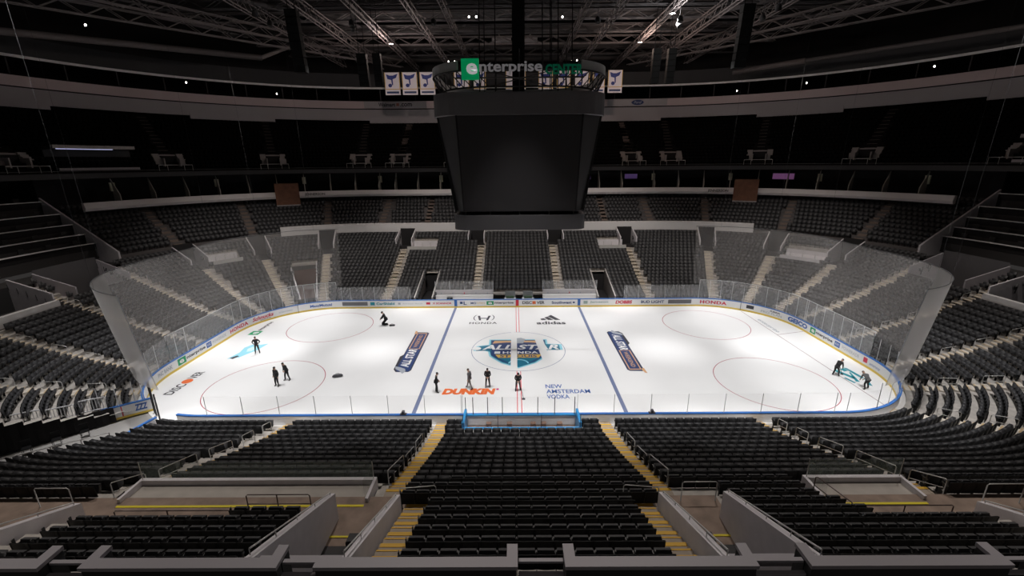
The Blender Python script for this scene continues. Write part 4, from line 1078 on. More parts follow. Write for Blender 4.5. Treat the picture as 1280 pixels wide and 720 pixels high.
# ring fascia of the roof
band('roof_fascia_lower', '', DK0, DK1, [(36.0, 25.4), (35.9, 27.3), (36.3, 27.3), (36.3, 25.4)], FASC, kind=1)
band('roof_fascia_upper', '', DK0, DK1, [(36.15, 27.5), (36.0, 28.75), (36.5, 28.75), (36.5, 27.5)], FASW, kind=1)
band('roof_fascia_joint', '', DK0, DK1, [(36.25, 27.28), (36.25, 27.52), (36.6, 27.52), (36.6, 27.28)], DARK, kind=1)
b = MB()
for i, (a, c) in enumerate(((uFar(-29.0), uFar(-7.5)), (uFar(5), uFar(29)), (uFR(46), uFR(62)), (uFL(62), uFL(46)), (uFR(25), uFR(10)), (uFL(25), uFL(10)))):
    o = MB(); sweep(o, urange(min(a, c), max(a, c), 3), [(35.85, 24.9), (35.85, 25.9), (36.35, 25.9), (36.35, 24.9)], closed=True)
    tag(o.build('fascia_drop_panel', FASC), 'grey drop panel hanging below the roof fascia, %s' % ('left of the scoreboard', 'right of the scoreboard', 'in the far right corner', 'in the far left corner', 'at the right end', 'at the left end')[i], 'fascia panel')
def sign_panel(label, u0, u1, word):
    t = thing('fascia_sign', label, 'sign')
    b = MB(); sweep(b, urange(min(u0, u1), max(u0, u1), 3), [(35.93, 27.55), (35.8, 28.7), (35.95, 28.7), (36.05, 27.55)], closed=True); b.build('sign_face', mat('sign_white', (.42, .39, .40), .6), t)
    return t
sg = sign_panel('pale Walmart.com sign on the roof fascia left of the scoreboard', uFar(-30.0), uFar(-16.6), 1)
b = MB(); text_board(b, 'Walmart', uFar(-26.6), uFar(-22.6), 27.8, 28.5, d=35.74, bold=.02); text_board(b, '.com', uFar(-21.5), uFar(-19.3), 27.8, 28.4, d=35.74, bold=.02)
b.build('lettering', INK, sg)
b = MB(); sweep(b, [uFar(-22.3), uFar(-21.7)], [(35.74, 27.9), (35.74, 28.4)]); b.build('spark_mark', mat('dull_orange', (.4, .16, .12), .6), sg)
sg = sign_panel('pale sign with a blue oval on the roof fascia right of the scoreboard', uFar(17.3), uFar(30.2), 1)
b = MB(); um = uFar(23.2)
b.add([tuple(P3(um+1.45*math.cos(t_), 35.74, 28.12+.45*math.sin(t_))) for t_ in np.linspace(0, 2*math.pi, 25)[:-1]], (tuple(range(24)),)); b.build('blue_oval', mat('oval_blue', (.03, .05, .16), .5), sg)
b = MB(); text_board(b, 'Ford', uFar(22.3), uFar(24.1), 27.92, 28.34, d=35.7, bold=.01, shear=.3); b.build('lettering', GREYI, sg)
# catwalk ring
band('catwalk_ring', 'grey catwalk ring with a pale lower edge hanging under the roof', DK0, DK1, [(34.0, 30.9), (33.9, 33.0), (35.6, 33.0), (35.6, 30.9)], DARKG, 'catwalk')
o = band('catwalk_edge_beam', 'pale steel beam along the lower edge of the catwalk ring', DK0, DK1, [(33.85, 30.55), (33.85, 30.85), (34.1, 30.85), (34.1, 30.55)], mat('beam_pale', (.88, .86, .86), .5), 'beam')
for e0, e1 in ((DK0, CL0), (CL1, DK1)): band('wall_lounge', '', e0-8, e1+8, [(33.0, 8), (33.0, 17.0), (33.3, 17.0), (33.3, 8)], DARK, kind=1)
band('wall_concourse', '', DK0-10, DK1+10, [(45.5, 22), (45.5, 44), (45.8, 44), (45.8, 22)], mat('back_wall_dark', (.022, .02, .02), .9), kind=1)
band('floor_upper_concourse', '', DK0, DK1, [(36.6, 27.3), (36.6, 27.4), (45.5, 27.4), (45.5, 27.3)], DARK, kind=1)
k = 0
for u in np.linspace(DK0+8, DK1-8, 34):
    n = nrm(u); tg = Vector((-n.y, n.x, 0)); b = MB(); b.obox(pos(u, 34.6), n, tg, .07, .07, 28.7, 31.0)
    tag(b.build('catwalk_hanger', TRUSSD), 'dark post between the roof fascia and the catwalk ring', 'post', 'posts under the catwalk ring')
# roof
mb = MB(); mb.quad((-95, -30, 43), (-95, 85, 43), (95, 85, 43), (95, -30, 43)); struct('ceiling', mb, mat('ceiling_dark', (.03, .027, .027), .9, var=.3, scale=.15))
mb = MB(); mb.box(-80, -79.6, -30, 20, 8, 43); struct('wall_left', mb, DARK); mb = MB(); mb.box(79.6, 80, -30, 20, 8, 43); struct('wall_right', mb, DARK)

# ------------------------------------------------------------------ end lounges: stepped ledges with tables
for s, fn, fe in (('left', uFL, uEL), ('right', uFR, uER)):
    e = sorted((fn(14.5), (uNL(12) if s == 'left' else uNR(12)))); us = urange(e[0], e[1], 3)
    mb = MB(); steps = [(17.2, 6.6), (20.4, 8.4), (21.8, 9.4), (23.4, 10.5), (25.0, 11.7), (27.6, 13.1), (33, 13.1)]
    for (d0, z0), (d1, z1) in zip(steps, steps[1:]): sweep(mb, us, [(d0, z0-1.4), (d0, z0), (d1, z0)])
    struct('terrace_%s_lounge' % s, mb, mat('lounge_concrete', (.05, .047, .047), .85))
    for k, (d, z) in enumerate(steps[1:6]):
        t = thing('lounge_ledge', 'long grey drinks ledge of the %s end lounge, %s tier up' % (s, ORD[k]), 'ledge', 'drinks ledges of the end lounges')
        b = MB(); sweep(b, us, [(d-.25, z+.42), (d-.25, z+.50), (d+.12, z+.50), (d+.12, z+.42)], closed=True); b.build('counter', mat('counter_pale', (.85, .82, .82), .5), t)
        b = MB(); sweep(b, us, [(d-.02, z-.3), (d-.02, z+.42), (d+.05, z+.42), (d+.05, z-.3)], closed=True); b.build('front_panel', DARK, t)
        for j in range(7):
            u = us[0]+(us[-1]-us[0])*(j+.5)/7; n = nrm(u); tg = Vector((-n.y, n.x, 0)); p = P3(u, d+.8, z)
            c = thing('lounge_chair', 'dark lounge chair on tier %s of the %s end lounge, %s from the far side' % (('one', 'two', 'three', 'four', 'five')[k], s, ORD[j if s == 'left' else 6-j]), 'chair', 'dark chairs of the end lounges', p, math.atan2(-n.y, -n.x)-math.pi/2)
            MB().box(-.28, .28, -.25, .25, .38, .46).build('seat', SEATF, c)
            MB().box(-.28, .28, -.3, -.24, .46, .9).build('backrest', SEATF, c)
            for aa in (-.25, .21):
                for cc in (-.22, .18): MB().box(aa, aa+.04, cc, cc+.04, 0, .38).build('leg', PG, c)
    t = thing('bar_display', 'row of small orange bar lights behind the %s end lounge' % s, 'lights') if s == 'right' else None
    if t:
        b = MB()
        for j in range(26):
            u = e[0]+(e[1]-e[0])*(.1+.8*random.random()); n = nrm(u); b.obox(pos(u, 32), n, Vector((-n.y, n.x, 0)), .05, .12, 14.6+random.random()*.9, 0)
            q = b.v[-8:]; zz = q[0][2]
            for m_ in range(4, 8): b.v[-8+m_] = (b.v[-8+m_][0], b.v[-8+m_][1], zz+.08)
        b.build('lamp_cluster', mat('amber_glow', (1, .4, .12), .5, emit=.6), t)
    # side wall closing the lounge towards the club seats
    u = fn(14.8); n = nrm(u); tg = Vector((-n.y, n.x, 0)); b = MB()
    a, c = pos(u, 17.2), pos(u, 28); q = [a-tg*.1, a+tg*.1, c+tg*.1, c-tg*.1]
    if n.cross(tg).z < 0: q.reverse()
    b.hexa([(p.x, p.y, 6) for p in q]+[(q[0].x, q[0].y, 7.9), (q[1].x, q[1].y, 7.9), (q[2].x, q[2].y, 14), (q[3].x, q[3].y, 14)])
    tag(b.build('lounge_side_wall', WALLG), 'sloping grey wall at the far edge of the %s end lounge' % s, 'wall')

# ------------------------------------------------------------------ scoreboard
def rr_poly(hx, hy, r, n=6):
    L = []
    for sx, sy, a0 in ((1, 1, 0), (-1, 1, 90), (-1, -1, 180), (1, -1, 270)):
        for i in range(n+1):
            a = R(a0+90*i/n); L.append((sx*(hx-r)+r*math.cos(a), sy*(hy-r)+r*math.sin(a)))
    return L
sb = thing('scoreboard', 'huge dark four-sided scoreboard hanging over centre ice', 'scoreboard', None, (.13, 0, 0))
MB().prism(rr_poly(5.2, 5.2, 1.1), 12.5, 13.65).build('lower_ring', SGREY, sb)
MB().prism(rr_poly(6.35, 6.35, 2.2, 8), 20.85, 22.35).build('upper_ring', mat('upper_ring_grey', (.17, .16, .165), .5), sb)
def frustum(mb, h0, h1, z0, z1, mi=0):
    mb.hexa([(-h0, -h0, z0), (h0, -h0, z0), (h0, h0, z0), (-h0, h0, z0), (-h1, -h1, z1), (h1, -h1, z1), (h1, h1, z1), (-h1, h1, z1)], mi)
# corner wing panels (the body with cut corners) and four screens
def octa(h, c, z): return [(h, -h+c, z), (h, h-c, z), (h-c, h, z), (-h+c, h, z), (-h, h-c, z), (-h, -h+c, z), (-h+c, -h, z), (h-c, -h, z)]
b = MB(); lo, hi = octa(4.9, .75, 13.9), octa(5.95, 1.35, 20.85)
b.add(lo+hi, [tuple(reversed(range(8))), tuple(range(8, 16))]+[(i, (i+1) % 8, 8+(i+1) % 8, 8+i) for i in range(8)]); b.build('body', SBLACK, sb)
for k in range(4):
    a = k*math.pi/2; ca, sa = math.cos(a), math.sin(a)
    def rot(x, y, z): return (x*ca-y*sa, x*sa+y*ca, z)
    b = MB(); h0, h1, y0, y1 = 4.28, 4.45, -4.95, -6.0
    b.hexa([rot(-h0, y0-.12, 13.95), rot(h0, y0-.12, 13.95), rot(h0, y0+.1, 13.95), rot(-h0, y0+.1, 13.95), rot(-h1, y1-.12, 20.8), rot(h1, y1-.12, 20.8), rot(h1, y1+.1, 20.8), rot(-h1, y1+.1, 20.8)])
    b.build('video_screen', SCREEN, sb)
    for s in (-1, 1):
        b = MB()
        b.hexa([rot(s*h0, y0-.16, 13.9), rot(s*(h0+.1), y0-.16, 13.9), rot(s*(h0+.1), y0, 13.9), rot(s*h0, y0, 13.9), rot(s*h1, y1-.16, 20.85), rot(s*(h1+.12), y1-.16, 20.85), rot(s*(h1+.12), y1, 20.85), rot(s*h1, y1, 20.85)])
        b.build('screen_frame', DARK, sb)
    # panels of the wings
    b = MB(); c0 = Vector(lo[(6+2*k) % 8]); 
    i0, i1 = (5, 6)
    P_ = [Vector(rot(-4.15-.0, -4.93, 13.9)), Vector(rot(-4.9, -4.15, 13.9)), Vector(rot(-5.97, -4.6, 20.85)), Vector(rot(-4.6, -5.97, 20.85))]
    nn = Vector(rot(-.7, -.7, 0))*.05
    b.add([tuple(p+nn) for p in P_], ((0, 3, 2, 1),)); b.build('corner_panel', SGREY, sb)
b = MB()
for k in range(16):
    a = 2*math.pi*k/16; x, y = 4.7*max(-1, min(1, 1.3*math.cos(a))), 4.7*max(-1, min(1, 1.3*math.sin(a)))
    b.tube([(x, y, 13.6), (x*.97, y*.97, 14.05)], .05, 5)
b.build('ring_brackets', STEEL, sb)
MB().box(-5.0, 5.0, -5.0, 5.0, 22.3, 22.5).build('top_deck', DARK, sb)
# ring sign above
hal = thing('arena_ring_sign', 'pale halo ring with enterprise CENTER lettering above the scoreboard', 'sign', None, (.13, 0, 0))
def arc_band(mb, hx, hy, r, z0, z1, th, a_from, a_to, n=48):
    L = rr_poly(hx, hy, r, 10); Li = rr_poly(hx-th, hy-th, max(.1, r-th), 10); k = len(L)
    for i in range(k):
        j = (i+1) % k; xm = (L[i][0]+L[j][0])/2; ym = (L[i][1]+L[j][1])/2; a = math.degrees(math.atan2(ym, xm)) % 360
        if not (a_from <= a <= a_to): continue
        mb.hexa([(L[i][0], L[i][1], z0), (Li[i][0], Li[i][1], z0), (Li[j][0], Li[j][1], z0), (L[j][0], L[j][1], z0), (L[i][0], L[i][1], z1), (Li[i][0], Li[i][1], z1), (Li[j][0], Li[j][1], z1), (L[j][0], L[j][1], z1)])
b = MB(); arc_band(b, 6.6, 6.6, 4.2, 23.75, 24.35, .12, 0, 234); arc_band(b, 6.6, 6.6, 4.2, 23.75, 24.35, .12, 306, 360)
b.build('halo_band', mat('halo_white', (.5, .5, .5), .5), hal)
b = MB()
for zz, hh in ((23.7, 6.55), (22.7, 6.1)): L = rr_poly(hh, hh, 4.0, 10); b.tube([(x, y, zz) for x, y in L], .06, 5, closed=True)
L, L2_ = rr_poly(6.55, 6.55, 4.0, 10), rr_poly(6.1, 6.1, 4.0, 10)
for i in range(len(L)):
    j = (i+1) % len(L2_); b.tube([(L[i][0], L[i][1], 23.7), (L2_[j][0], L2_[j][1], 22.7)], .035, 4); b.tube([(L[j][0], L[j][1], 23.7), (L2_[i][0], L2_[i][1], 22.7)], .035, 4)
b.build('ring_truss', TRUSSD, hal)
b = MB()
for x in (-3.2, -1.6, 0, 1.6, 3.2): b.tube([(x, -6.5, 22.4), (x, -6.5, 25.0)], .04, 4)
b.tube([(-4.4, -6.5, 23.2), (4.4, -6.5, 23.2)], .05, 4); b.build('front_bars', TRUSSD, hal)
MB().box(-3.95, -2.75, -6.85, -6.65, 23.05, 24.35).build('green_tile', mat('sign_green', (.0, .36, .12), .5, emit=.35), hal)
def word(s, x0, x1, z0, z1, m, name, y=-6.9, **k):
    v, f_ = text_geo(s, **k); bb = MB(); nn = len(v)
    bb.add([(x0+(x1-x0)*x, y, z0+(z1-z0)*z) for x, z in v], f_); bb.build(name, m, hal)
SW = mat('sign_white_letters', (.75, .75, .76), .5, emit=.35)
word('e', -3.6, -2.85, 23.35, 24.05, SW, 'letter_e', bold=.03)
word('nterprise', -2.72, 1.55, 23.3, 24.15, mat('sign_letters_dim_glow', (.6, .58, .6), .5, emit=.12), 'enterprise_letters', bold=.025)  # faint glow put into the letter material
word('CENTER', 1.75, 4.3, 23.3, 23.95, mat('sign_dark_green', (.0, .2, .1), .5, emit=.12), 'center_letters', bold=.04)
# hanging column and cables
t = thing('scoreboard_hoist_column', 'black hoist column rising from the scoreboard to the roof', 'column', None, (.13, 0, 0))
MB().box(-.5, .5, -.5, .5, 22.5, 43).build('column', DARK, t)
for x, y in ((-3, -3), (3, -3), (-3, 3), (3, 3), (-1.8, -3), (1.8, -3), (4.2, -2), (2.4, -3)): MB().tube([(x, y, 22.4), (x*.9, y*.9, 43)], .04, 4).build('cable', DARK, t)

# ------------------------------------------------------------------ banners
XS = [(481, 500), (503, 522), (525, 544), (568, 587), (592, 608), (633, 643), (651, 658), (674, 692), (697, 714), (719, 738), (742, 757), (761, 779)]
for i, (a, c) in enumerate(XS):
    Y = 40.0; k = 77.6*1.0/FPX*0+.1395
    x0, x1 = -21.7+(a-481)*.1327, -21.7+(c-481)*.1327
    lab = 'narrow plain white banner' if 633 <= a <= 652 else 'white banner with blue winged note'
    t = thing('championship_banner', '%s hanging from the roof, %s from the left' % (lab, ORD[i]), 'banner', 'banners hanging from the roof')
    z0, z1 = 28.6, 32.1
    MB().box(x0, x1, Y, Y+.04, z0, z1).build('cloth', LILAC, t)
    b = MB(); b.box(x0, x1, Y-.012, Y, z0+.85, z0+.95); b.box(x0, x0+.1, Y-.012, Y, z0+.95, z1); b.box(x1-.1, x1, Y-.012, Y, z0+.95, z1); b.build('gold_trim', GOLD, t)
    MB().tube([(x0-.1, Y+.02, z1), (x1+.1, Y+.02, z1)], .05, 5).build('hanging_rod', TRUSSD, t)
    if lab[0] == 'w':
        w = x1-x0; b = MB()
        def nq(pts): b.add([(x0+w*(.12+.76*px), Y-.02, z0+1.1+2.2*pz) for px, pz in pts], (tuple(range(len(pts))),))
        nq([(0, .95), (.1, .62), (.42, .55), (.46, .2), (.56, .2), (.55, .6), (.85, .7), (1, .98), (.6, .86), (.3, .86)][::1])
        nq([(.3+.17*math.cos(t_), .17+.13*math.sin(t_)) for t_ in np.linspace(0, 2*math.pi, 13)[:-1]]); b.build('winged_note', mat('note_blue', (.03, .05, .25), .6), t)
        MB().box(x0+.25, x1-.25, Y-.012, Y, z0+.25, z0+.55).build('date_strip', NAVY, t)

# ------------------------------------------------------------------ roof steelwork
def truss(label, p, q, h, w, m, rc=.09, rw=.05, bay=2.2, name='roof_truss'):
    t = thing(name, label, 'roof truss'); p, q = Vector(p), Vector(q); D = (q-p); L = D.length; D.normalize()
    S = D.cross(Vector((0, 0, 1))).normalized()*w/2; Hh = Vector((0, 0, h))
    b = MB(); c = [p+S, p-S, p+S+Hh, p-S+Hh]
    for a in c: b.tube([a, a+D*L], rc, 5)
    b.build('chords', m, t); b = MB(); n = max(2, int(L/bay))
    for i in range(n):
        a0, a1 = D*(L*i/n), D*(L*(i+1)/n)
        for s in (S, -S): b.tube([p+s+a0+(Hh if i % 2 else Vector()), p+s+a1+(Vector() if i % 2 else Hh)], rw, 4)
        b.tube([p+S+a0, p-S+a1], rw, 4)
    b.build('webs', m, t)
for i, x in enumerate((-30, -24, -18, -11.8, -8.4, 8.4, 11.8, 18, 24, 30)):
    z = 34 if abs(x) > 9 else 35
    truss('lengthwise grey lattice truss under the roof, %s from the left' % ORD[i], (x, 0, z), (x, 56-abs(x)*.35, z), .7 if abs(x) < 20 else 1.2, .55, TRUSS, .07, .04, 1.4)
for i, y in enumerate((14, 19, 24, 30, 36, 43)):
    truss('crosswise dark lattice truss under the roof, %s from the scoreboard' % ORD[i], (-46+i*1.5, y, 35.2), (46-i*1.5, y, 35.2), 1.0, .6, TRUSSD if i % 2 else TRUSS, .07, .05, 2.0)
def pipe(label, p, q, r, m, name='roof_beam', cat='beam'):
    tag(MB().tube([p, q], r, 8).build(name, m, None, True), label, cat)
PB = [((-62, 8, 31.5), (-38, 33, 33)), ((-38, 33, 33), (-30, 34, 36)), ((-58, 0, 33), (-20, 46, 34)), ((-44, 4, 33), (-24, 45, 35)), ((-35, 8, 34.6), (-22, 30, 36.2)),
      ((62, 8, 31.5), (44, 34, 32)), ((44, 34, 32), (36, 40, 31.5)), ((58, 0, 33), (20, 46, 34)), ((44, 4, 33), (24, 45, 35)), ((35, 8, 34.6), (22, 30, 36.2)), ((58, 10, 36.5), (40, 34, 36)), ((-58, 10, 36.5), (-40, 34, 36))]
for i, (p, q) in enumerate(PB):
    if i in (2, 3, 7, 8, 10, 11): truss('slanting dark lattice truss in the roof, %s group, %s' % ('left' if p[0] < 0 else 'right', ORD[i % 5]), p, q, 1.1, .6, TRUSS, .08, .05, 1.8)
    else: pipe('slanting round steel beam in the roof, %s group, %s from the camera' % ('left' if p[0] < 0 else 'right', ORD[(0, 4, 1, 2, 3)[i % 5] if i < 10 else 5]), p, q, .28 if i % 3 else .4, TRUSS if i in (0, 1, 5, 6) else TRUSSD)
# ducts and cross services
for i, (y, z, r) in enumerate(((33, 38.5, .6), (40, 38.2, .7), (47, 37.5, .8), (52, 36.5, .6), (27, 39, .5))):
    pipe('long dull air duct running crosswise under the roof, %s' % ORD[i], (-30, y, z), (30, y, z), r, mat('duct_dull', (.085, .08, .082), .6), 'air_duct', 'duct')
for i in range(9):
    y = 22+4*i; b = MB(); b.box(-36, 36, y, y+.18, 37+(i % 3)*.7, 37.25+(i % 3)*.7); tag(b.build('cable_tray', TRUSSD), 'thin dark cable tray across the roof, %s row back' % ORD[i], 'cable tray', 'cable trays under the roof')
# line array speakers
def arr(label, x, y, z0, z1, w, n):
    t = thing('speaker_array', label, 'loudspeaker array', 'hanging black loudspeaker arrays')
    for i in range(n):
        a, c = z0+(z1-z0)*i/n, z0+(z1-z0)*(i+1)/n-.04; off = .12*(n-i)**1.3*.3
        b = MB(); b.hexa([(x-w/2, y-.35+off, a), (x+w/2, y-.35+off, a), (x+w/2, y+.35+off, a), (x-w/2, y+.35+off, a), (x-w/2, y-.42+off, c), (x+w/2, y-.42+off, c), (x+w/2, y+.35+off, c), (x-w/2, y+.35+off, c)])
        b.build('speaker_cabinet', SPK, t)
    for s in (-1, 1): MB().tube([(x+s*w*.3, y, z1), (x+s*w*.3, y, 42.9)], .04, 4).build('chain', DARK, t)
arr('tall black speaker array hanging left, outermost', -21.0, 7, 26.2, 31.5, 1.1, 8)
arr('black speaker array hanging left of the banners', -19.5, 22, 27.2, 31.0, 1.2, 6)
arr('black speaker array hanging left, second of the pair', -17.6, 22, 27.2, 31.0, 1.0, 6)
arr('black speaker array hanging right of the banners', 17.9, 22, 27.2, 31.2, 1.0, 6)
arr('black speaker array hanging right, second of the pair', 19.8, 22, 27.2, 31.2, 1.0, 6)
arr('tall black speaker array hanging right, outermost', 21.6, 7, 26.2, 31.5, 1.1, 8)
# lamps
def can(label, x, y, z, tx, ty, m=DARKG, lit=None, r=.28):
    t = thing('arena_floodlight', label, 'floodlight', 'floodlights over the ice', (x, y, z)); d = (Vector((tx, ty, 0))-Vector((x, y, z))).normalized()
    e = Vector((0, 0, 0)); b = MB(); b.tube([e-d*.1, e-d*.5, e-d*.7], .3, 12, rs=[r, r, r*.5]); b.build('housing', m, t, True)
    MB().tube([(0, 0, .1)-d*.3 if False else (-d.x*.4, -d.y*.4, -d.z*.4), (0, 0, 3.2)], .03, 4).build('hanger', TRUSSD, t)
for i, (x, y, z, tx, ty) in enumerate(ICE_LAMPS):
    can('dark floodlight can over the %s side of the ice, %s from the left' % ('near' if y < 0 else 'far', ORD[i//2]), x, y, z+.15, tx, ty)
for i, (x, y, z, tx, ty, p, c) in enumerate(SIDE_FILLS):  # housings for the added side fill lamps
    can('added dark fill lamp can %s' % (('aimed across the left half from the near side', 'aimed across the left half from the far side', 'aimed across the right half from the near side', 'aimed across the right half from the far side', 'aimed at the left players bench', 'aimed at the right players bench', )[i] if i < 6 else 'over the near stand, %s from the left' % ORD[i-6]), x, y, z+.15, tx, ty)
for i, (x, y, z, tx, ty, p, c) in enumerate(HOUSE_FILLS):  # housings for the fill lamps added over the stands
    can(('dim added house fill light over the %s', )[0] % ('left part of the near stand', 'left centre of the near stand', 'right centre of the near stand', 'right part of the near stand', 'left end stand', 'right end stand', 'far left corner', 'far right corner', 'far stand left of the scoreboard', 'far stand right of the scoreboard')[i], x, y, z+.15, tx, ty)
for i, (x, y, z, p, c) in enumerate(WORK_LAMPS):
    t = thing('work_lamp', ('bright warm lamp burning under the roof on the left', 'bright orange-white lamp burning under the roof on the right', 'bright white lamp burning high on the right')[i], 'lamp', None, (x, y, z))
    MB().tube([(0, 0, 0), (0, 0, .25)], .3, 12, rs=[.3, .12]).build('reflector', TRUSS, t, True); MB().tube([(0, 0, .25), (0, 0, 2)], .03, 4).build('hanger', TRUSSD, t)
BULB = mat('lamp_white', (1, .95, .9), .5, emit=9)
for i, (x, y, z) in enumerate(((-5.1, 15, 33), (-4.3, 15, 33), (5.2, 15.4, 33), (-10.9, 40, 33.6), (-9.9, 40, 33.6), (9.4, 40, 33.6), (10.2, 40, 33.6), (-48, 30, 29.2), (-40, 40, 29.0), (38, 42, 29.0), (46, 36, 29.2), (55, 24, 29.2), (36, 25, 34.5), (-45, 12, 31.8))):
    t = thing('small_roof_lamp', 'tiny lit lamp under the roof, %s in order from the middle outwards' % ORD[i], 'lamp', 'tiny lit lamps under the roof', (x, y, z))
    MB().tube([(0, 0, -.1), (0, 0, 0), (0, 0, .1)], .1, 8, rs=[.06, .10, .06]).build('bulb', BULB, t, True); MB().tube([(0, 0, .1), (0, 0, .4)], .05, 5).build('socket', TRUSSD, t)
for sx in (-1, 1):   # pale lit truss nodes behind the hoist column
    b = MB(); b.box(sx*2.2-1.6, sx*2.2+1.6, 42, 42.3, 36.6, 37.5); b.tube([(sx*2.2, 41.9, 37.3), (sx*3.4, 41.9, 39.2)], .12, 5)
    tag(b.build('gusset_panel', mat('gusset_pale', (.42, .38, .38), .6)), 'pale steel plate under the roof just %s of the hoist column' % ('left' if sx < 0 else 'right'), 'steel plate')

# ------------------------------------------------------------------ people
SKIN = mat('skin', (.45, .27, .2), .6); JACK = mat('black_jacket', (.012, .012, .014), .8); PANT = mat('black_trousers', (.015, .015, .017), .8)
GREYJ = mat('grey_top', (.11, .11, .115), .8); GREYP = mat('grey_trousers', (.13, .125, .12), .8); BOOT = mat('boots', (.02, .018, .017), .7); HAIR = mat('hair_brown', (.05, .03, .02), .8); CAPM = mat('knit_cap', (.02, .02, .022), .9)
def person(label, loc, rz, J, top=JACK, leg=PANT, hat=CAPM, h=1.0, tool=None):
    t = thing('person', label, 'person', None, loc, rz)
    names = ['pelvis', 'belly', 'chest', 'neck', 'head', 'shL', 'elL', 'wrL', 'shR', 'elR', 'wrR', 'hipL', 'knL', 'anL', 'toL', 'hipR', 'knR', 'anR', 'toR']
    rad = dict(pelvis=.150, belly=.145, chest=.165, neck=.062, head=.085, shL=.085, elL=.055, wrL=.038, shR=.085, elR=.055, wrR=.038, hipL=.105, knL=.07, anL=.05, toL=.042, hipR=.105, knR=.07, anR=.05, toR=.042)
    E = [('pelvis', 'belly'), ('belly', 'chest'), ('chest', 'neck'), ('neck', 'head'), ('chest', 'shL'), ('shL', 'elL'), ('elL', 'wrL'), ('chest', 'shR'), ('shR', 'elR'), ('elR', 'wrR'),
         ('pelvis', 'hipL'), ('hipL', 'knL'), ('knL', 'anL'), ('anL', 'toL'), ('pelvis', 'hipR'), ('hipR', 'knR'), ('knR', 'anR'), ('anR', 'toR')]
    me = bpy.data.meshes.new('body'); me.from_pydata([tuple(Vector(J[n])*h) for n in names], [(names.index(a), names.index(b)) for a, b in E], [])
    o = bpy.data.objects.new('body', me); COL.objects.link(o); md = o.modifiers.new('s', 'SKIN')
    sv = me.skin_vertices[0].data
    for i, n in enumerate(names): sv[i].radius = (rad[n]*h, rad[n]*h*(.72 if n in ('pelvis', 'belly', 'chest') else 1)); sv[i].use_root = (i == 0)
    ss = o.modifiers.new('ss', 'SUBSURF'); ss.levels = ss.render_levels = 2
    dg = bpy.context.evaluated_depsgraph_get(); dg.update(); m2 = bpy.data.meshes.new_from_object(o.evaluated_get(dg)); bpy.data.objects.remove(o)
    b = MB(); b.v = [tuple(v.co) for v in m2.vertices]
    segs = [(Vector(J[a])*h, Vector(J[c])*h, (0 if 'head' == c or 'neck' in (a,) else 3 if a[:2] == 'an' else 2 if a[:3] == 'hip' or a[:2] == 'kn' or c[:3] == 'hip' else 1)) for a, c in E]
    for p in m2.polygons:
        b.f.append(tuple(p.vertices)); c = p.center; best = 9; mi = 1
        for a, e, k in segs:
            ab = e-a; tt = max(0, min(1, (c-a).dot(ab)/max(1e-6, ab.length_squared))); dd = (a+ab*tt-c).length
            if dd < best: best = dd; mi = k
        b.m.append(mi)
    # head shape: cranium, jaw, nose, ears
    H = Vector(J['head'])*h; N = Vector(J['neck'])*h; upd = (H-N).normalized(); fy = Vector(J.get('face', (0, 1, 0))).normalized(); fx = fy.cross(upd).normalized(); fy = upd.cross(fx).normalized()
    def ell(c, rx, ry, rz_, mi, n=10, m=7):
        o = len(b.v)
        for i in range(m+1):
            a = math.pi*i/m
            for j in range(n): q = 2*math.pi*j/n; b.v.append(tuple(c+fx*(rx*math.sin(a)*math.cos(q))+fy*(ry*math.sin(a)*math.sin(q))+upd*(rz_*math.cos(a))))
        for i in range(m):
            for j in range(n): b.f.append((o+i*n+j, o+(i+1)*n+j, o+(i+1)*n+(j+1) % n, o+i*n+(j+1) % n)); b.m.append(mi)
    ell(H+upd*.02, .078*h, .098*h, .118*h, 0); ell(H+fy*.1*h-upd*.005, .014, .02, .024, 0, 6, 4); ell(H+fx*.08*h, .012, .02, .03, 0, 6, 4); ell(H-fx*.08*h, .012, .02, .03, 0, 6, 4)
    ell(H+fy*.088*h-upd*.05, .026, .012, .008, 4, 6, 4)
    for s in (-1, 1): ell(H+fy*.088*h+fx*s*.03+upd*.025, .011, .008, .007, 3, 6, 4)
    # hands: palm, four fingers, thumb
    for s, w, e in ((-1, 'wrL', 'elL'), (1, 'wrR', 'elR')):
        W, El = Vector(J[w])*h, Vector(J[e])*h; d = (W-El).normalized(); side = d.cross(Vector((0, 1, .01))).normalized(); pn = d.cross(side).normalized()
        pc = W+d*.05
        b.tube([W-d*.01, pc, W+d*.10], .04, 8, 0, rs=[.026, .042, .036])
        for k in range(4):
            base = W+d*.095+side*(-.03+.02*k); ln = (.062, .074, .070, .054)[k]
            b.tube([base, base+d*ln*.5+pn*.006, base+d*ln*.85+pn*.024, base+d*ln*.9+pn*.04], .009, 5, 0, rs=[.0095, .009, .008, .006])
        b.tube([W+d*.04-side*.03, W+d*.07-side*.055+pn*.01, W+d*.10-side*.05+pn*.03], .01, 5, 0, rs=[.012, .011, .008])
    b.build('body', [SKIN, top, leg, BOOT, mat('lips', (.3, .12, .1), .6)], t, True)
    b = MB(); o = H+upd*.045-fy*.012
    for i in range(5):
        a = math.pi*.5*i/4
        for j in range(12): q = 2*math.pi*j/12; b.v.append(tuple(o+fx*(.088*h*math.sin(a+.02)*math.cos(q))+fy*(.106*h*math.sin(a+.02)*math.sin(q))+upd*(.105*h*math.cos(a))))
    for i in range(4):
        for j in range(12): b.f.append((i*12+j, (i+1)*12+j, (i+1)*12+(j+1) % 12, i*12+(j+1) % 12)); b.m.append(0)
    b.build('cap' if hat is CAPM else 'hair', hat, t, True)
    # jacket hem
    pel = Vector(J['pelvis'])*h; bel = Vector(J['belly'])*h; dn = (pel-bel).normalized()
    b = MB(); b.tube([bel, pel, pel+dn*.07], .17, 12, rs=[.155*h, .168*h, .172*h]); b.build('jacket_hem', top, t, True)
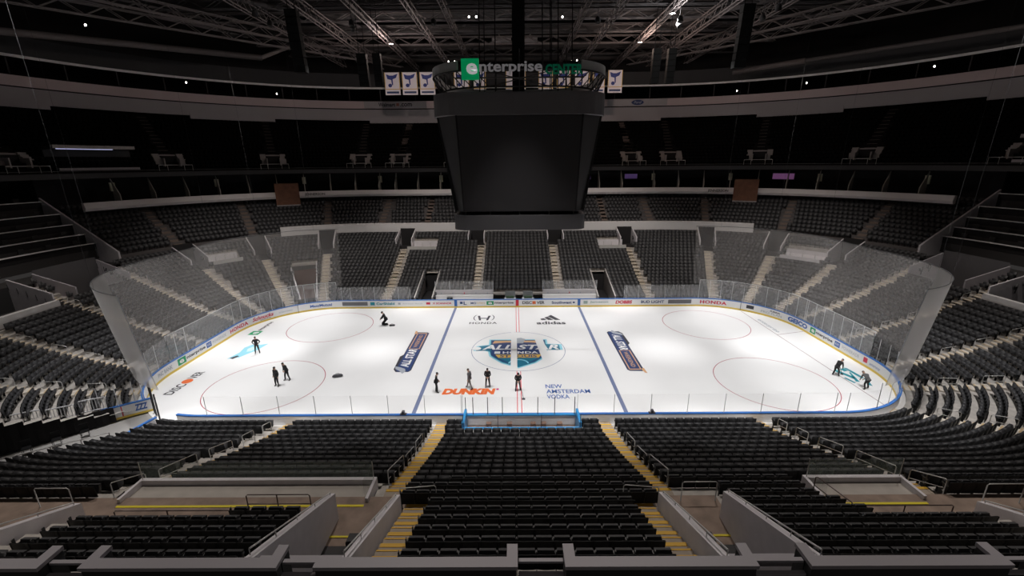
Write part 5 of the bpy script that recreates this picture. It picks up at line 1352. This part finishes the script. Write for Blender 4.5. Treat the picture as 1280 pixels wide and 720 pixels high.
    return t
def J_stand(spread=.1, fwd=.0, lean=0, arms='down', bend=0):
    J = {}
    def up_(y, z, x=0):   # rotate the trunk about the pelvis
        dz, dy = z-.95, y; c, s = math.cos(lean), math.sin(lean); return (x, dy*c+dz*s, .95-bend-dy*s+dz*c)
    J['pelvis'] = (0, 0, .95-bend); J['belly'] = up_(0, 1.12); J['chest'] = up_(0, 1.34); J['neck'] = up_(.01, 1.50); J['head'] = up_(.04, 1.64)
    J['face'] = (0, math.cos(lean*.9), -math.sin(lean*.9)-.15)
    for s, n in ((-1, 'L'), (1, 'R')):
        J['sh'+n] = up_(0, 1.42, s*.185)
        if arms == 'down': J['el'+n] = up_(-.03, 1.15, s*.25); J['wr'+n] = up_(.04, .92, s*.26)
        elif arms == 'front': J['el'+n] = up_(.02, 1.15, s*.24); J['wr'+n] = up_(.2, 1.03, s*.08)
        elif arms == 'hips': J['el'+n] = up_(-.08, 1.18, s*.33); J['wr'+n] = up_(.04, 1.02, s*.19)
        elif arms == 'reach':
            sh = Vector(J['sh'+n]); J['el'+n] = tuple(sh+Vector((s*.03, .06, -.27))); J['wr'+n] = tuple(sh+Vector((-s*.04, .2, -.48)))
        J['hip'+n] = (s*.09, 0, .90-bend); yk = s*fwd
        J['kn'+n] = (s*(.09+spread*.4), yk*.5+.04+bend*.8, .50-bend*.35); J['an'+n] = (s*(.09+spread*.7), yk-.0, .085); J['to'+n] = (s*(.10+spread*.8), yk+.15, .05)
    return J
person('person in black jacket, hands on hips, beside the light blue patch', (-25.27, -.5, 0), R(200), J_stand(.12, .05, arms='hips'), hat=HAIR)
person('person in black, front one of the pair in the near left circle', (-19.95, -7.0, 0), R(160), J_stand(.1, .0, arms='down'))
person('person in black jacket leaning forward, rear one of the pair in the near left circle', (-19.6, -6.0, 0), R(150), J_stand(.14, .1, .25, 'front'), hat=HAIR)
person('person in black standing on the near end of the left blue line', (-6.6, -8.2, 0), R(-80), J_stand(.04, .06, .12, 'front'))
person('person in grey walking above the orange lettering', (-4.0, -7.6, 0), R(70), J_stand(.05, .3, .08, 'down'), top=GREYJ, leg=GREYP, hat=HAIR)
person('broad person in black jacket standing above the end of the orange lettering', (-2.55, -7.4, 0), R(180), J_stand(.1, .03, .1, 'front'), h=1.0)
person('person in black jacket bending slightly over the near centre line', (-.1, -7.95, 0), R(185), J_stand(.14, .06, .35, 'front', .03), h=1.02)
person('person in black bending over the teal logo paint at the right end', (26.75, -5.8, 0), R(-70), J_stand(.12, .1, .75, 'reach', .08))
person('person in grey top crouched over paint near the right goal line', (27.6, -8.1, 0), R(0), J_stand(.2, .12, 1.0, 'reach', .12), top=GREYJ, leg=PANT)
# kneeling figure at the far side
K = J_stand(); K.update(pelvis=(0, 0, .52), belly=(0, .05, .70), chest=(0, .12, .92), neck=(0, .2, 1.07), head=(0, .27, 1.18), face=(0, .7, -.7), shL=(-.18, .14, 1.0), shR=(.18, .14, 1.0), elL=(-.22, .28, .78), elR=(.22, .28, .78), wrL=(-.1, .46, .62), wrR=(.1, .46, .62),
    hipL=(-.09, 0, .50), knL=(-.14, .38, .10), anL=(-.13, -.02, .08), toL=(-.13, -.16, .05), hipR=(.09, 0, .50), knR=(.14, .38, .10), anR=(.13, -.02, .08), toR=(.13, -.16, .05))
person('person in black kneeling on the ice between the far left circle and blue line', (-14.9, 7.1, 0), R(110), K, h=1.25)
# tools held or lying about
def pole_tool(label, p, q, head):
    t = thing('paint_tool', label, 'tool'); MB().tube([p, q], .018, 5).build('pole', INK, t)
    MB().box(p[0]-head, p[0]+head, p[1]-.08, p[1]+.08, 0.005, .07).build('head', INK, t)
pole_tool('long handled black tool held over the near centre line', (.32, -9.3, .05), (0, -8.25, .98), .12)
pole_tool('long handled tool touching the teal paint at the right end', (27.5, -5.55, .05), (27.1, -5.65, .75), .06)
t = thing('equipment_bag', 'small black bag lying on the ice right of the near left circle', 'bag', None, (-15.55, -5.5, 0), R(15))
b = MB(); b.tube([(-.42, 0, .12), (-.3, 0, .15), (0, 0, .16), (.3, .02, .15), (.42, .02, .12)], .15, 10, rs=[.06, .13, .15, .13, .06]); b.build('bag_body', INK, t, True)
MB().tube([(-.2, 0, .28), (-.1, 0, .38), (.1, 0, .38), (.2, 0, .28)], .015, 5).build('handle', INK, t)
t = thing('paint_bucket', 'small dark tray lying beside the kneeling person', 'tray', None, (-14.15, 6.75, 0))
MB().box(-.3, .3, -.12, .12, .0, .12).build('tray', INK, t); MB().tube([(-.3, 0, .12), (0, 0, .25), (.3, 0, .12)], .015, 5).build('handle', INK, t)
